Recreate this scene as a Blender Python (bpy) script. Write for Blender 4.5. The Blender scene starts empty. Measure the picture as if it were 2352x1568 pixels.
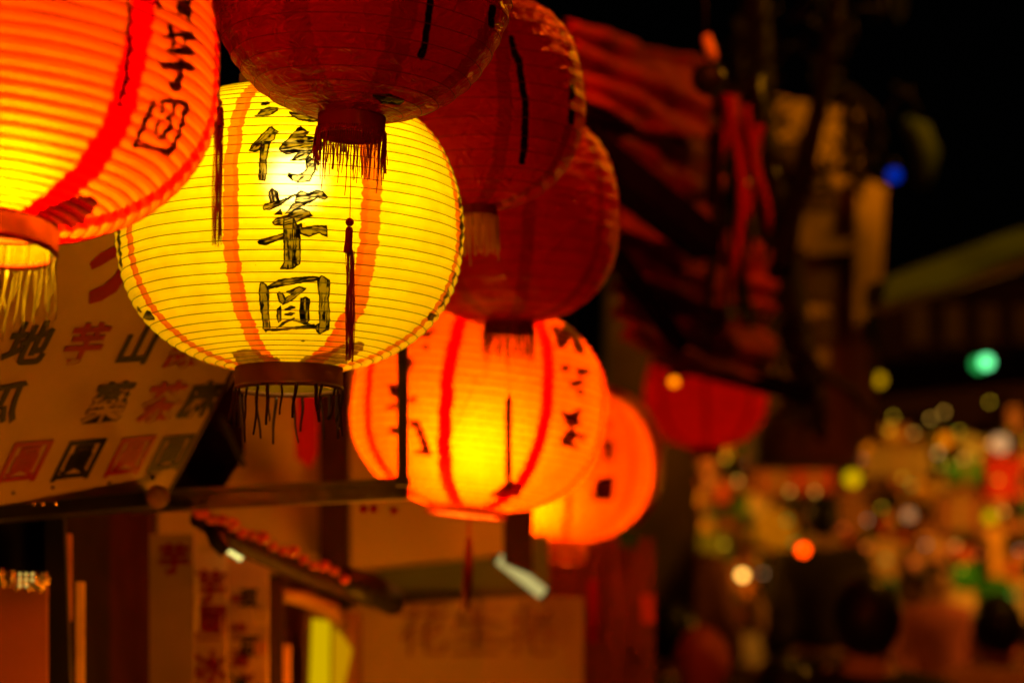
import bpy, bmesh, math, random
import numpy as np
from mathutils import Vector, Matrix

random.seed(7)
rng = np.random.default_rng(11)
C = bpy.context.scene.collection
SC = bpy.context.scene

# ------------------------------------------------------------------ camera, world, exposure
CAMH = 1.5
PITCH = math.radians(8.0)
FOC = 85.0
W, H = 2352.0, 1568.0
FPX = FOC / 36.0 * W
CAM = Vector((0, 0, CAMH))
FWD = Vector((0, math.cos(PITCH), math.sin(PITCH)))
UPV = Vector((0, -math.sin(PITCH), math.cos(PITCH)))
RGT = Vector((1, 0, 0))
cd = bpy.data.cameras.new('camera')
cam = bpy.data.objects.new('camera', cd); C.objects.link(cam)
cam.location = CAM
cam.rotation_euler = (math.radians(90) + PITCH, 0, 0)
cd.lens = FOC; cd.sensor_width = 36.0
cd.clip_start = 0.05; cd.clip_end = 400
cd.dof.use_dof = True
cd.dof.focus_distance = 2.63
cd.dof.aperture_fstop = 3.1
SC.camera = cam

wd = bpy.data.worlds.new('World'); SC.world = wd; wd.use_nodes = True
wn = wd.node_tree; bg = wn.nodes['Background']
sky = wn.nodes.new('ShaderNodeTexSky'); sky.sky_type = 'NISHITA'; sky.sun_disc = False
sky.sun_elevation = math.radians(0.5); sky.sun_rotation = math.radians(200)
wn.links.new(sky.outputs[0], bg.inputs[0]); bg.inputs[1].default_value = 0.0002   # night

SC.view_settings.view_transform = 'Standard'; SC.view_settings.look = 'None'
SC.view_settings.exposure = 0.0; SC.view_settings.gamma = 1.0
SC.view_settings.use_curve_mapping = False
cy = SC.cycles
cy.use_denoising = True
cy.max_bounces = 10; cy.diffuse_bounces = 6; cy.glossy_bounces = 3
cy.transmission_bounces = 8; cy.transparent_max_bounces = 16
cy.sample_clamp_indirect = 6.0
cy.caustics_reflective = False; cy.caustics_refractive = False
cy.use_light_tree = True

# ------------------------------------------------------------------ helpers
def at(px, py, d):
    """world point seen at (px,py) of the 2352 x 1568 photograph, d metres in front of the camera"""
    return CAM + FWD * d + RGT * ((px - W / 2) / FPX * d) - UPV * ((py - H / 2) / FPX * d)

def tag(o, label=None, cat=None, group=None, kind=None):
    if label: o['label'] = label
    if cat: o['category'] = cat
    if group: o['group'] = group
    if kind: o['kind'] = kind
    return o

def empty(name, loc, label, cat, group=None, rot=None):
    o = bpy.data.objects.new(name, None); C.objects.link(o)
    o.location = loc; o.empty_display_size = 0.05
    if rot is not None: o.rotation_euler = rot
    return tag(o, label, cat, group)

def mesh_obj(name, verts, faces, mat, parent=None, smooth=False, world=False, uvs=None):
    me = bpy.data.meshes.new(name)
    me.from_pydata([tuple(v) for v in verts], [], [tuple(f) for f in faces])
    if uvs is not None:
        ul = me.uv_layers.new(name='UVMap')
        ul.data.foreach_set('uv', np.asarray(uvs, dtype=np.float32).ravel())
    me.update()
    if smooth: me.shade_smooth()
    o = bpy.data.objects.new(name, me); C.objects.link(o)
    if mat: me.materials.append(mat)
    if parent:
        o.parent = parent
        if world:   # vertices are world coordinates
            o.matrix_parent_inverse = world_inv(parent)
    return o

def world_inv(p):
    m = Matrix.LocRotScale(p.location, p.rotation_euler, p.scale)
    return m.inverted()

class MB:
    """collects shapes into one mesh"""
    def __init__(s): s.v = []; s.f = []
    def add(s, vs, fs):
        n = len(s.v); s.v += [Vector(v) for v in vs]; s.f += [tuple(i + n for i in f) for f in fs]; return s
    def slab(s, pts, th):
        """polygon pts extruded by vector th"""
        n = len(pts); th = Vector(th)
        vs = [Vector(p) for p in pts] + [Vector(p) + th for p in pts]
        fs = [tuple(range(n)), tuple(range(2 * n - 1, n - 1, -1))]
        fs += [(i, (i + n), (i + 1) % n + n, (i + 1) % n) for i in range(n)]
        return s.add(vs, fs)
    def box(s, c, size, rot=None):
        x, y, z = [q / 2 for q in size]
        vs = [Vector((a * x, b * y, g * z)) for a in (-1, 1) for b in (-1, 1) for g in (-1, 1)]
        if rot is not None: vs = [rot @ v for v in vs]
        return s.add([v + Vector(c) for v in vs], [(0, 1, 3, 2), (4, 6, 7, 5), (0, 4, 5, 1), (2, 3, 7, 6), (0, 2, 6, 4), (1, 5, 7, 3)])
    def beam(s, a, b, w, h):
        a = Vector(a); b = Vector(b); d = (b - a).normalized()
        u = Vector((0, 1, 0)) if abs(d.y) < .9 else Vector((1, 0, 0))
        sx = d.cross(u).normalized() * w / 2; sy = d.cross(sx).normalized() * h / 2
        vs = [p + i * sx + j * sy for p in (a, b) for i, j in ((-1, -1), (1, -1), (1, 1), (-1, 1))]
        return s.add(vs, [(3, 2, 1, 0), (4, 5, 6, 7), (0, 1, 5, 4), (1, 2, 6, 5), (2, 3, 7, 6), (3, 0, 4, 7)])
    def tube(s, path, rad, n=6, cap=True):
        path = [Vector(p) for p in path]; m = len(path)
        rads = rad if hasattr(rad, '__len__') else [rad] * m
        vs = []; ref = Vector((0.31, 0.87, 0.11))
        for i, p in enumerate(path):
            t = (path[min(i + 1, m - 1)] - path[max(i - 1, 0)])
            t = t.normalized() if t.length > 1e-9 else Vector((0, 0, 1))
            if abs(t.dot(ref)) > .95: ref = Vector((0.9, -0.1, 0.3))
            a = t.cross(ref).normalized(); b = t.cross(a)
            for k in range(n):
                q = 2 * math.pi * k / n
                vs.append(p + (a * math.cos(q) + b * math.sin(q)) * rads[i])
        fs = [(i * n + k, i * n + (k + 1) % n, (i + 1) * n + (k + 1) % n, (i + 1) * n + k) for i in range(m - 1) for k in range(n)]
        if cap: fs += [tuple(range(n - 1, -1, -1)), tuple((m - 1) * n + k for k in range(n))]
        return s.add(vs, fs)
    def lathe(s, prof, n=32, center=(0, 0, 0)):
        """prof: list of (r,z)"""
        c = Vector(center); vs = []
        for r, z in prof:
            for k in range(n):
                q = 2 * math.pi * k / n
                vs.append(c + Vector((r * math.cos(q), r * math.sin(q), z)))
        m = len(prof)
        fs = [(i * n + k, i * n + (k + 1) % n, (i + 1) * n + (k + 1) % n, (i + 1) * n + k) for i in range(m - 1) for k in range(n)]
        return s.add(vs, fs)
    def sphere(s, c, r, n=16, sq=(1, 1, 1)):
        m = n // 2; prof = [(max(1e-5, r * math.sin(math.pi * i / m)), -r * math.cos(math.pi * i / m)) for i in range(m + 1)]
        k0 = len(s.v); s.lathe(prof, n)
        for i in range(k0, len(s.v)):
            v = s.v[i]; s.v[i] = Vector((v.x * sq[0], v.y * sq[1], v.z * sq[2])) + Vector(c)
        return s
    def obj(s, name, mat, parent=None, smooth=False, world=False):
        return mesh_obj(name, s.v, s.f, mat, parent, smooth, world)

# ------------------------------------------------------------------ materials
def nmat(name):
    m = bpy.data.materials.new(name); m.use_nodes = True
    nt = m.node_tree; nt.nodes.clear()
    out = nt.nodes.new('ShaderNodeOutputMaterial')
    return m, nt, out

def surf(name, col, rough=0.6, metal=0.0, noise=0.25, nscale=12.0, bump=0.0, bscale=40.0, spec=0.12, coat=0.0, stretch=None):
    m, nt, out = nmat(name)
    N = nt.nodes.new; L = nt.links.new
    b = N('ShaderNodeBsdfPrincipled')
    tc = N('ShaderNodeTexCoord'); mp = N('ShaderNodeMapping')
    L(tc.outputs['Object'], mp.inputs[0])
    if stretch: mp.inputs['Scale'].default_value = stretch
    nz = N('ShaderNodeTexNoise'); nz.inputs['Scale'].default_value = nscale; nz.inputs['Detail'].default_value = 5
    L(mp.outputs[0], nz.inputs['Vector'])
    mr = N('ShaderNodeMapRange'); mr.inputs[1].default_value = .3; mr.inputs[2].default_value = .7
    mr.inputs[3].default_value = 1 - noise; mr.inputs[4].default_value = 1 + noise * .5
    L(nz.outputs[0], mr.inputs[0])
    mx = N('ShaderNodeVectorMath'); mx.operation = 'SCALE'; mx.inputs[0].default_value = col[:3]
    L(mr.outputs[0], mx.inputs['Scale']); L(mx.outputs[0], b.inputs['Base Color'])
    b.inputs['Roughness'].default_value = rough; b.inputs['Metallic'].default_value = metal
    b.inputs['Specular IOR Level'].default_value = spec; b.inputs['Coat Weight'].default_value = coat
    if bump:
        n2 = N('ShaderNodeTexNoise'); n2.inputs['Scale'].default_value = bscale; n2.inputs['Detail'].default_value = 6
        L(mp.outputs[0], n2.inputs['Vector'])
        bp = N('ShaderNodeBump'); bp.inputs['Strength'].default_value = bump; bp.inputs['Distance'].default_value = .01
        L(n2.outputs[0], bp.inputs['Height']); L(bp.outputs[0], b.inputs['Normal'])
    L(b.outputs[0], out.inputs[0])
    return m

def emit(name, col, strength):
    m, nt, out = nmat(name)
    e = nt.nodes.new('ShaderNodeEmission'); e.inputs[0].default_value = (*col, 1); e.inputs[1].default_value = strength
    nt.links.new(e.outputs[0], out.inputs[0]); return m

def paper(name, trans, refl, img, stripe=(1, .12, 0), ink=(.10, .03, .0), blotch=(.35, .09, .0), through=0.10,
          through_col=(1, .9, .5), through_rough=.75, gloss=0.05, gloss_rough=.3, crinkle=0.0, cscale=30, mixt=.6, ior=1.15, patch=.84):
    """lamp paper or cloth: lets light through diffusely, plus a little directly"""
    m, nt, out = nmat(name); N = nt.nodes.new; L = nt.links.new
    tc = N('ShaderNodeTexCoord')
    nz = N('ShaderNodeTexNoise'); nz.inputs['Scale'].default_value = 26; nz.inputs['Detail'].default_value = 7
    L(tc.outputs['Object'], nz.inputs['Vector'])
    mr = N('ShaderNodeMapRange'); mr.inputs[1].default_value = .3; mr.inputs[2].default_value = .7
    mr.inputs[3].default_value = patch; mr.inputs[4].default_value = 1.05
    L(nz.outputs[0], mr.inputs[0])
    def mix(a, b, f):
        x = N('ShaderNodeMix'); x.data_type = 'RGBA'; x.clamp_factor = True
        if isinstance(a, tuple): x.inputs[6].default_value = (*a, 1)
        else: L(a, x.inputs[6])
        x.inputs[7].default_value = (*b, 1)
        L(f, x.inputs[0]); return x.outputs[2]
    ct, cr = trans, refl; dens = None
    if img is not None:
        ti = N('ShaderNodeTexImage'); ti.image = img; ti.interpolation = 'Cubic'
        L(tc.outputs['UV'], ti.inputs[0])
        sp = N('ShaderNodeSeparateColor'); L(ti.outputs[0], sp.inputs[0])
        ct = mix(ct, stripe, sp.outputs[1]); ct = mix(ct, blotch, sp.outputs[2]); ct = mix(ct, ink, sp.outputs[0])
        cr = mix(cr, tuple(.8 * s for s in stripe), sp.outputs[1]); cr = mix(cr, tuple(.3 * s for s in blotch), sp.outputs[2]); cr = mix(cr, tuple(.3 * s for s in ink), sp.outputs[0])
        ad = N('ShaderNodeMath'); ad.operation = 'MAXIMUM'; L(sp.outputs[0], ad.inputs[0]); L(sp.outputs[2], ad.inputs[1])
        a2 = N('ShaderNodeMath'); a2.operation = 'MAXIMUM'; L(ad.outputs[0], a2.inputs[0]); L(sp.outputs[1], a2.inputs[1])
        dens = a2.outputs[0]
    def scl(c):
        x = N('ShaderNodeVectorMath'); x.operation = 'SCALE'
        if isinstance(c, tuple): x.inputs[0].default_value = c
        else: L(c, x.inputs[0])
        L(mr.outputs[0], x.inputs['Scale']); return x.outputs[0]
    nrm = None
    if crinkle:
        vo = N('ShaderNodeTexNoise'); vo.inputs['Scale'].default_value = cscale; vo.inputs['Detail'].default_value = 3; vo.inputs['Distortion'].default_value = 1.6
        mp = N('ShaderNodeMapping'); mp.inputs['Scale'].default_value = (1, 1, 1.7); L(tc.outputs['Object'], mp.inputs[0]); L(mp.outputs[0], vo.inputs['Vector'])
        bp = N('ShaderNodeBump'); bp.inputs['Strength'].default_value = crinkle; bp.inputs['Distance'].default_value = .009
        rd = N('ShaderNodeMath'); rd.operation = 'ABSOLUTE'; sb = N('ShaderNodeMath'); sb.operation = 'SUBTRACT'; sb.inputs[1].default_value = .5
        L(vo.outputs[0], sb.inputs[0]); L(sb.outputs[0], rd.inputs[0]); L(rd.outputs[0], bp.inputs['Height']); nrm = bp.outputs[0]
    t = N('ShaderNodeBsdfTranslucent'); L(scl(ct), t.inputs[0])
    d = N('ShaderNodeBsdfDiffuse'); L(scl(cr), d.inputs[0])
    m1 = N('ShaderNodeMixShader'); m1.inputs[0].default_value = mixt; L(d.outputs[0], m1.inputs[1]); L(t.outputs[0], m1.inputs[2])
    if nrm is not None: L(nrm, t.inputs['Normal']); L(nrm, d.inputs['Normal'])
    last = m1.outputs[0]
    if through > 0:
        r = N('ShaderNodeBsdfRefraction'); r.inputs['Roughness'].default_value = through_rough; r.inputs['IOR'].default_value = ior
        r.inputs[0].default_value = (*through_col, 1)
        m2 = N('ShaderNodeMixShader')
        if dens is not None:
            q = N('ShaderNodeMath'); q.operation = 'MULTIPLY_ADD'; L(dens, q.inputs[0]); q.inputs[1].default_value = -through; q.inputs[2].default_value = through
            q.use_clamp = True; L(q.outputs[0], m2.inputs[0])
        else: m2.inputs[0].default_value = through
        L(last, m2.inputs[1]); L(r.outputs[0], m2.inputs[2]); last = m2.outputs[0]
    if gloss > 0:
        g = N('ShaderNodeBsdfGlossy'); g.inputs['Roughness'].default_value = gloss_rough; g.inputs[0].default_value = (1, .8, .35, 1)
        if nrm is not None: L(nrm, g.inputs['Normal'])
        fr = N('ShaderNodeFresnel'); fr.inputs[0].default_value = 1.45
        if nrm is not None: L(nrm, fr.inputs['Normal'])
        mu = N('ShaderNodeMath'); mu.operation = 'MULTIPLY'; mu.use_clamp = True; L(fr.outputs[0], mu.inputs[0]); mu.inputs[1].default_value = gloss
        m3 = N('ShaderNodeMixShader'); L(mu.outputs[0], m3.inputs[0]); L(last, m3.inputs[1]); L(g.outputs[0], m3.inputs[2]); last = m3.outputs[0]
    L(last, out.inputs[0])
    return m

M = dict(
    wire=surf('rib_wire', (.10, .08, .01), .5, .4, .1),
    wire_red=surf('red_rib', (.30, .01, .0), .7, 0, .1),
    tape_red=surf('red_tape', (.35, .012, .0), .6, 0, .2, bump=.2),
    tape_brown=surf('varnished_card', (.16, .06, .015), .35, 0, .3, bump=.2),
    tape_gold=surf('pale_fringe', (.95, .48, .10), .6, 0, .25),
    thread_red=surf('red_thread', (.32, .008, .004), .55, 0, .3, nscale=60),
    thread_dark=surf('soaked_thread', (.035, .012, .006), .4, 0, .3, nscale=60),
    thread_gold=surf('gold_thread', (.30, .16, .01), .5, 0, .3, nscale=60),
    black=surf('black_paint', (.012, .010, .009), .45, 0, .3),
    steel=surf('greasy_steel', (.13, .09, .04), .32, .7, .45, nscale=18, bump=.3, bscale=60),
    post=surf('dark_painted_steel', (.055, .042, .022), .4, .3, .3),
    white_board=surf('off_white_board', (.39, .25, .08), .55, 0, .28, nscale=5, bump=.2, bscale=9),
    ink_black=surf('black_lettering', (.012, .010, .010), .5, 0, .1),
    ink_red=surf('red_lettering', (.24, .003, .002), .5, 0, .15),
    plaster=surf('stained_plaster', (.50, .36, .14), .8, 0, .22, nscale=3, bump=.3),
    plaster2=surf('ochre_plaster', (.42, .27, .04), .9, 0, .75, nscale=2.6, bump=.5, bscale=9),
    greenwall=surf('green_painted_wall', (.16, .20, .08), .7, 0, .3, nscale=3),
    darkwood=surf('dark_wood', (.028, .008, .004), .6, 0, .35, nscale=10, stretch=(6, 6, 1), bump=.3),
    redwood=surf('red_brown_wood', (.20, .08, .02), .55, 0, .3, nscale=8, stretch=(6, 6, 1), bump=.2),
    redsheet=surf('red_sheet', (.42, .012, .004), .8, 0, .65, nscale=3, bump=.5, bscale=6, spec=.03),
    redsheet2=surf('faded_red_sheet', (.30, .03, .01), .8, 0, .6, nscale=3, spec=.03),
    redcloth=surf('red_cloth', (.50, .012, .01), .75, 0, .25, nscale=6),
    bark=surf('bark', (.035, .028, .02), .9, 0, .4, bump=.6),
    greensheet=surf('green_tarpaulin', (.035, .055, .004), .6, 0, .4, nscale=3, bump=.3),
    stone=surf('stone_paving', (.12, .10, .085), .6, 0, .35, nscale=5, bump=.4),
    asphalt=surf('dark_ground', (.05, .045, .04), .7, 0, .3),
    skin=surf('skin', (.38, .20, .12), .55, 0, .1),
    hair=surf('black_hair', (.012, .009, .008), .4, 0, .3, nscale=40, stretch=(1, 1, .1)),
    gold_foil=surf('gold_foil', (.9, .62, .22), .14, 1.0, .1, bump=.8, bscale=70),
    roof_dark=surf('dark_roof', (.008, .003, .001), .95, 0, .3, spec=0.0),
)
M['tube'] = emit('tube_glow', (.9, .80, .22), 1.6)
M['panel_glow'] = emit('panel_glow', (1.0, .62, .0), .62)

# ------------------------------------------------------------------ traced ink maps
def TR(ox, oy, s, polys):
    return [[((ox + x / s) * .9408, (oy + y / s) * .9408) for x, y in p] for p in polys]

INK_YELLOW = TR(560, 230, 7.127, [
    [(560,180),(600,150),(670,140),(700,165),(640,175),(580,185)],
    [(440,380),(560,290),(680,215),(850,240),(840,280),(690,370),(560,383)],
    [(1045,310),(1200,340),(1540,370),(1540,465),(1400,470),(1200,440),(1090,380)],
    [(340,975),(380,900),(450,830),(560,710),(700,580),(740,575),(860,655),(800,700),(780,780),(720,830),(560,900),(540,970),(430,1000)],
    [(550,820),(710,820),(680,970),(640,1140),(650,1330),(610,1500),(510,1480),(520,1300),(530,1140),(540,980)],
    [(860,945),(960,830),(1110,690),(1180,600),(1240,575),(1380,660),(1310,730),(1480,765),(1560,790),(1640,850),(1600,960),(1460,980),(1250,980),(1000,1050),(870,965)],
    [(1070,1145),(1150,1070),(1250,980),(1450,980),(1330,1130),(1200,1150)],
    [(1330,1145),(1400,1090),(1530,1160),(1490,1330),(1400,1500),(1200,1520),(1100,1480),(1020,1420),(1030,1370),(1200,1410),(1310,1350),(1350,1290)],
]) + TR(740, 200, 6.533, [[(540,890),(600,915),(650,970),(675,1110),(620,1100),(570,1010)]]) + TR(600, 280, 4.127, [
    [(230,780),(260,740),(320,775),(335,860),(245,890)],
    [(170,930),(190,895),(330,865),(420,835),(500,800),(400,865),(340,910),(240,950),(180,950)],
    [(290,1000),(350,950),(365,1000)],
    [(510,800),(560,760),(630,790),(720,755),(780,765),(825,830),(800,850),(730,830),(650,880),(540,885),(500,880)],
    [(420,970),(470,900),(540,880),(620,890),(540,930),(460,980),(400,990)],
    [(265,1080),(300,1045),(420,1010),(500,950),(560,940),(640,975),(670,1015),(600,1040),(480,1090),(380,1110),(290,1105)],
    [(385,1020),(480,1030),(520,1110),(550,1230),(548,1450),(540,1500),(470,1550),(350,1550),(390,1480),(385,1300),(380,1100)],
    [(115,1280),(150,1255),(300,1220),(380,1190),(380,1245),(280,1275),(200,1310),(130,1300)],
    [(520,1110),(560,1095),(570,1140),(700,1120),(815,1120),(822,1230),(740,1190),(640,1225),(555,1200)],
]) + TR(600, 640, 4.9, [
    [(155,330),(170,250),(190,235),(240,265),(270,340),(265,540),(270,640),(290,790),(240,830),(205,800),(200,700),(180,600),(165,500)],
    [(245,300),(390,210),(600,190),(800,175),(880,190),(860,215),(700,235),(480,275),(260,320)],
    [(860,220),(910,165),(1000,215),(1005,320),(990,450),(1000,600),(1000,740),(980,820),(880,855),(850,830),(830,765),(890,740),(880,600),(885,440)],
    [(210,800),(400,800),(600,775),(820,755),(830,790),(600,805),(400,820),(230,820)],
    [(375,375),(400,355),(440,375),(480,450),(440,500),(400,470)],
    [(490,350),(560,330),(640,295),(720,320),(640,380),(600,420),(500,480),(440,510),(480,430),(560,380)],
    [(380,560),(415,530),(420,640),(420,700),(390,725),(370,650)],
    [(660,440),(720,425),(765,445),(755,560),(755,700),(740,730),(660,700),(650,600)],
    [(470,560),(540,535),(590,545),(530,560)],
    [(465,630),(540,600),(585,620),(530,640)],
    [(370,785),(480,700),(580,670),(560,690),(460,740)],
    [(570,700),(700,715),(800,765),(700,745)],
    [(668,945),(690,937),(705,948),(690,956)],
]) + TR(880, 340, 2.8, [
    [(668,425),(685,400),(692,440),(680,470)],
    [(678,540),(686,515),(692,640),(676,790),(672,770),(680,640)],
    [(640,920),(648,915),(630,1000),(620,990)],
    [(600,1020),(607,1050),(570,1120),(535,1160),(560,1110)],
    [(455,1215),(475,1195),(525,1205),(490,1235),(460,1235)],
]) + TR(280, 560, 4.9, [
    [(390,985),(430,990),(475,1080),(420,1090),(360,1050)],
    [(275,930),(310,950),(325,990),(290,960)],
    [(48,0),(60,0),(66,200),(82,460),(70,440),(54,200)],
])
BLOT_YELLOW = TR(600, 640, 4.9, [
    [(650,1200),(700,1150),(830,1120),(960,1100),(1130,1010),(1250,985),(1350,960),(1410,980),(1390,1060),(1280,1120),(1200,1220),(900,1215)],
    [(-180,1080),(0,1050),(120,1055),(200,1140),(380,1150),(430,1215),(200,1230),(30,1225),(-60,1250)],
])
INK_RED1 = TR(340, 0, 3.92, [
    [(290,240),(310,235),(350,320),(440,315),(470,300),(520,315),(540,380),(470,380),(450,430),(450,350),(360,345),(355,440),(345,440),(340,355),(255,355),(250,340),(320,330)],
    [(290,470),(400,465),(480,445),(510,470),(525,525),(420,520),(330,500)],
    [(210,600),(400,595),(500,600),(545,655),(520,675),(450,660),(260,650)],
    [(405,560),(445,560),(435,760),(415,860),(380,875),(340,850),(300,790),(360,780),(400,740)],
    [(130,960),(155,970),(150,1010),(60,1200),(0,1320),(-40,1400),(-60,1390),(30,1180),(110,1010)],
    [(200,980),(260,955),(400,955),(480,980),(490,1030),(440,1160),(400,1280),(320,1470),(270,1500),(260,1450),(340,1350),(390,1230),(450,1020),(380,985),(260,985)],
    [(-60,1390),(100,1405),(270,1440),(300,1480),(240,1465),(80,1425),(-60,1420)],
    [(340,1000),(370,1000),(350,1080),(300,1130),(310,1160),(240,1150),(290,1110),(340,1060)],
    [(215,1000),(235,1000),(225,1090),(205,1090)],
    [(300,1160),(325,1165),(320,1230),(220,1330),(160,1335),(210,1290),(280,1210)],
    [(170,1170),(185,1175),(150,1300),(130,1290)],
    [(360,0),(490,0),(492,200),(468,200),(455,150),(380,130)],
    [(160,0),(185,0),(212,60),(190,85)],
]) + TR(0, 0, 2.612, [
    [(812,0),(822,0),(840,100),(826,200),(846,300),(818,400),(826,500),(800,570),(768,680),(760,680),(785,570),(808,500),(804,400),(830,300),(812,200),(828,100)],
])
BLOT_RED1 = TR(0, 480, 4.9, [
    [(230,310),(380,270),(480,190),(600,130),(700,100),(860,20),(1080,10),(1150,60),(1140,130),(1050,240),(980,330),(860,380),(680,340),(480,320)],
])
INK_RED6 = TR(840, 780, 2.751, [
    [(1430,100),(1470,70),(1520,90),(1500,150),(1450,185),(1435,140)],
    [(1530,80),(1560,90),(1605,220),(1570,215)],
    [(1400,60),(1440,50),(1430,90)], [(1480,40),(1600,90),(1590,110),(1470,60)],
    [(1470,320),(1510,315),(1505,330),(1480,335)], [(1570,345),(1640,330),(1645,355),(1580,362)],
    [(1530,425),(1600,405),(1605,430),(1550,445)], [(1580,480),(1610,470),(1605,497),(1585,495)],
    [(1470,610),(1490,630),(1480,645)], [(1500,650),(1600,610),(1570,660),(1595,700),(1560,710),(1500,700)],
    [(1480,800),(1540,730),(1570,780),(1520,810),(1568,862),(1500,840),(1480,840)], [(1590,780),(1620,790),(1600,800)],
    [(440,690),(497,690),(578,908),(480,892),(540,872),(480,712)],
    [(300,440),(345,440),(345,515),(315,500)], [(280,595),(355,568),(355,580)], [(310,745),(355,735),(355,760)],
    [(440,535),(485,528),(450,547)], [(430,260),(462,280),(430,345)], [(530,180),(560,170),(560,195)], [(520,95),(600,70),(560,110)],
])
BLOT_RED6 = TR(840, 780, 2.751, [[(985,1180),(1110,1095),(1210,1105),(1170,1190),(1080,1195)]])
INK_RED7 = TR(840, 780, 2.751, [
    [(1740,830),(1790,825),(1800,860),(1790,935),(1760,930),(1770,880)], [(1770,690),(1790,690),(1785,720)],
    [(1700,1085),(1810,1055),(1805,1075),(1715,1105)], [(1700,1085),(1715,1085),(1700,1190),(1680,1190)],
    [(1790,1060),(1808,1060),(1795,1195),(1775,1195)], [(1670,1180),(1795,1190),(1790,1200),(1670,1195)],
    [(1735,1110),(1775,1105),(1760,1170),(1725,1170)],
])
INK_DARK0 = TR(500, 0, 1.845, [
    [(1012,-20),(1028,-20),(1022,50),(1015,110),(1005,180),(995,235),(980,262),(968,250),(985,215),(996,150),(1005,80)],
    [(1215,430),(1250,425),(1290,440),(1275,470),(1225,465)], [(765,430),(830,430),(890,455),(875,470),(800,460)],
    [(1290,30),(1300,40),(1290,120),(1280,110)],
])
INK_DARK4 = TR(500, 0, 1.845, [
    [(1378,165),(1386,170),(1400,230),(1425,270),(1432,330),(1445,430),(1452,480),(1448,560),(1445,660),(1432,735),(1424,735),(1430,650),(1436,540),(1440,470),(1428,400),(1415,290),(1392,240)],
    [(1650,390),(1658,385),(1662,430),(1655,440)], [(1655,500),(1665,500),(1662,555),(1655,550)],
])

def vnoise(x, y, seed):
    r = np.random.default_rng(seed); g = r.random((256, 256)).astype(np.float32)
    xi = np.floor(x).astype(int); yi = np.floor(y).astype(int); fx = x - xi; fy = y - yi
    fx = fx * fx * (3 - 2 * fx); fy = fy * fy * (3 - 2 * fy)
    a = g[yi % 256, xi % 256]; b = g[yi % 256, (xi + 1) % 256]; c = g[(yi + 1) % 256, xi % 256]; d = g[(yi + 1) % 256, (xi + 1) % 256]
    return (a * (1 - fx) + b * fx) * (1 - fy) + (c * (1 - fx) + d * fx) * fy

def poly_mask(PX, PY, ok, poly, soft, seed, bristle=1.0, floor=.66, grow=2.6):
    P = np.array(poly); x0, y0 = P.min(0) - 4; x1, y1 = P.max(0) + 4
    sel = ok & (PX > x0) & (PX < x1) & (PY > y0) & (PY < y1)
    idx = np.nonzero(sel)
    if len(idx[0]) == 0: return None
    x = PX[idx]; y = PY[idx]
    x = x + 1.5 * (vnoise(x / 5, y / 5, seed) - .5); y = y + 1.5 * (vnoise(x / 5 + 50, y / 5, seed) - .5)
    inside = np.zeros(len(x), bool); dist = np.full(len(x), 1e9)
    n = len(P)
    for i in range(n):
        a = P[i]; b = P[(i + 1) % n]
        cond = ((a[1] > y) != (b[1] > y))
        den = (b[1] - a[1]) if abs(b[1] - a[1]) > 1e-9 else 1e-9
        inside ^= cond & (x < (b[0] - a[0]) * (y - a[1]) / den + a[0])
        ab = b - a; t = np.clip(((x - a[0]) * ab[0] + (y - a[1]) * ab[1]) / max(1e-9, ab @ ab), 0, 1)
        dist = np.minimum(dist, np.hypot(x - a[0] - t * ab[0], y - a[1] - t * ab[1]))
    sd = np.where(inside, dist, -dist)
    m = np.clip((sd + (grow if floor > .9 else 1.7)) / soft + .5, 0, 1)
    Q = P - P.mean(0); w, v = np.linalg.eigh(Q.T @ Q); ax = v[:, 1]
    al = (x * ax[0] + y * ax[1]); pe = (-x * ax[1] + y * ax[0])
    br = .6 * vnoise(pe / 2.2, al / 26, seed + 1) + .4 * vnoise(x / 9, y / 9, seed + 2)
    edge = np.clip(1 - sd / 3.0, 0, 1)
    dens = np.clip(.80 + 1.1 * (br - .44) * bristle + .42 * edge, floor, 1)
    if bristle == 0: dens = np.clip((.75 if floor < .9 else .93) + .25 * br, 0, 1)
    return idx, m * dens

# ------------------------------------------------------------------ lanterns
def superprof(a, b, rc, n, p=2.4):
    """points (r,z) equally spaced along the meridian, from bottom opening to top opening"""
    zc = b * (1 - (rc / a) ** p) ** (1 / p)
    th = np.linspace(-1, 1, 4001)
    # parametrise so that the ends are well sampled
    z = zc * np.sin(th * np.pi / 2) / np.sin(np.pi / 2)
    r = a * (1 - np.abs(z / b) ** p) ** (1 / p)
    s = np.concatenate([[0], np.cumsum(np.hypot(np.diff(r), np.diff(z)))])
    q = np.linspace(0, s[-1], n)
    return np.interp(q, s, r), np.interp(q, s, z), s[-1]

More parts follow.
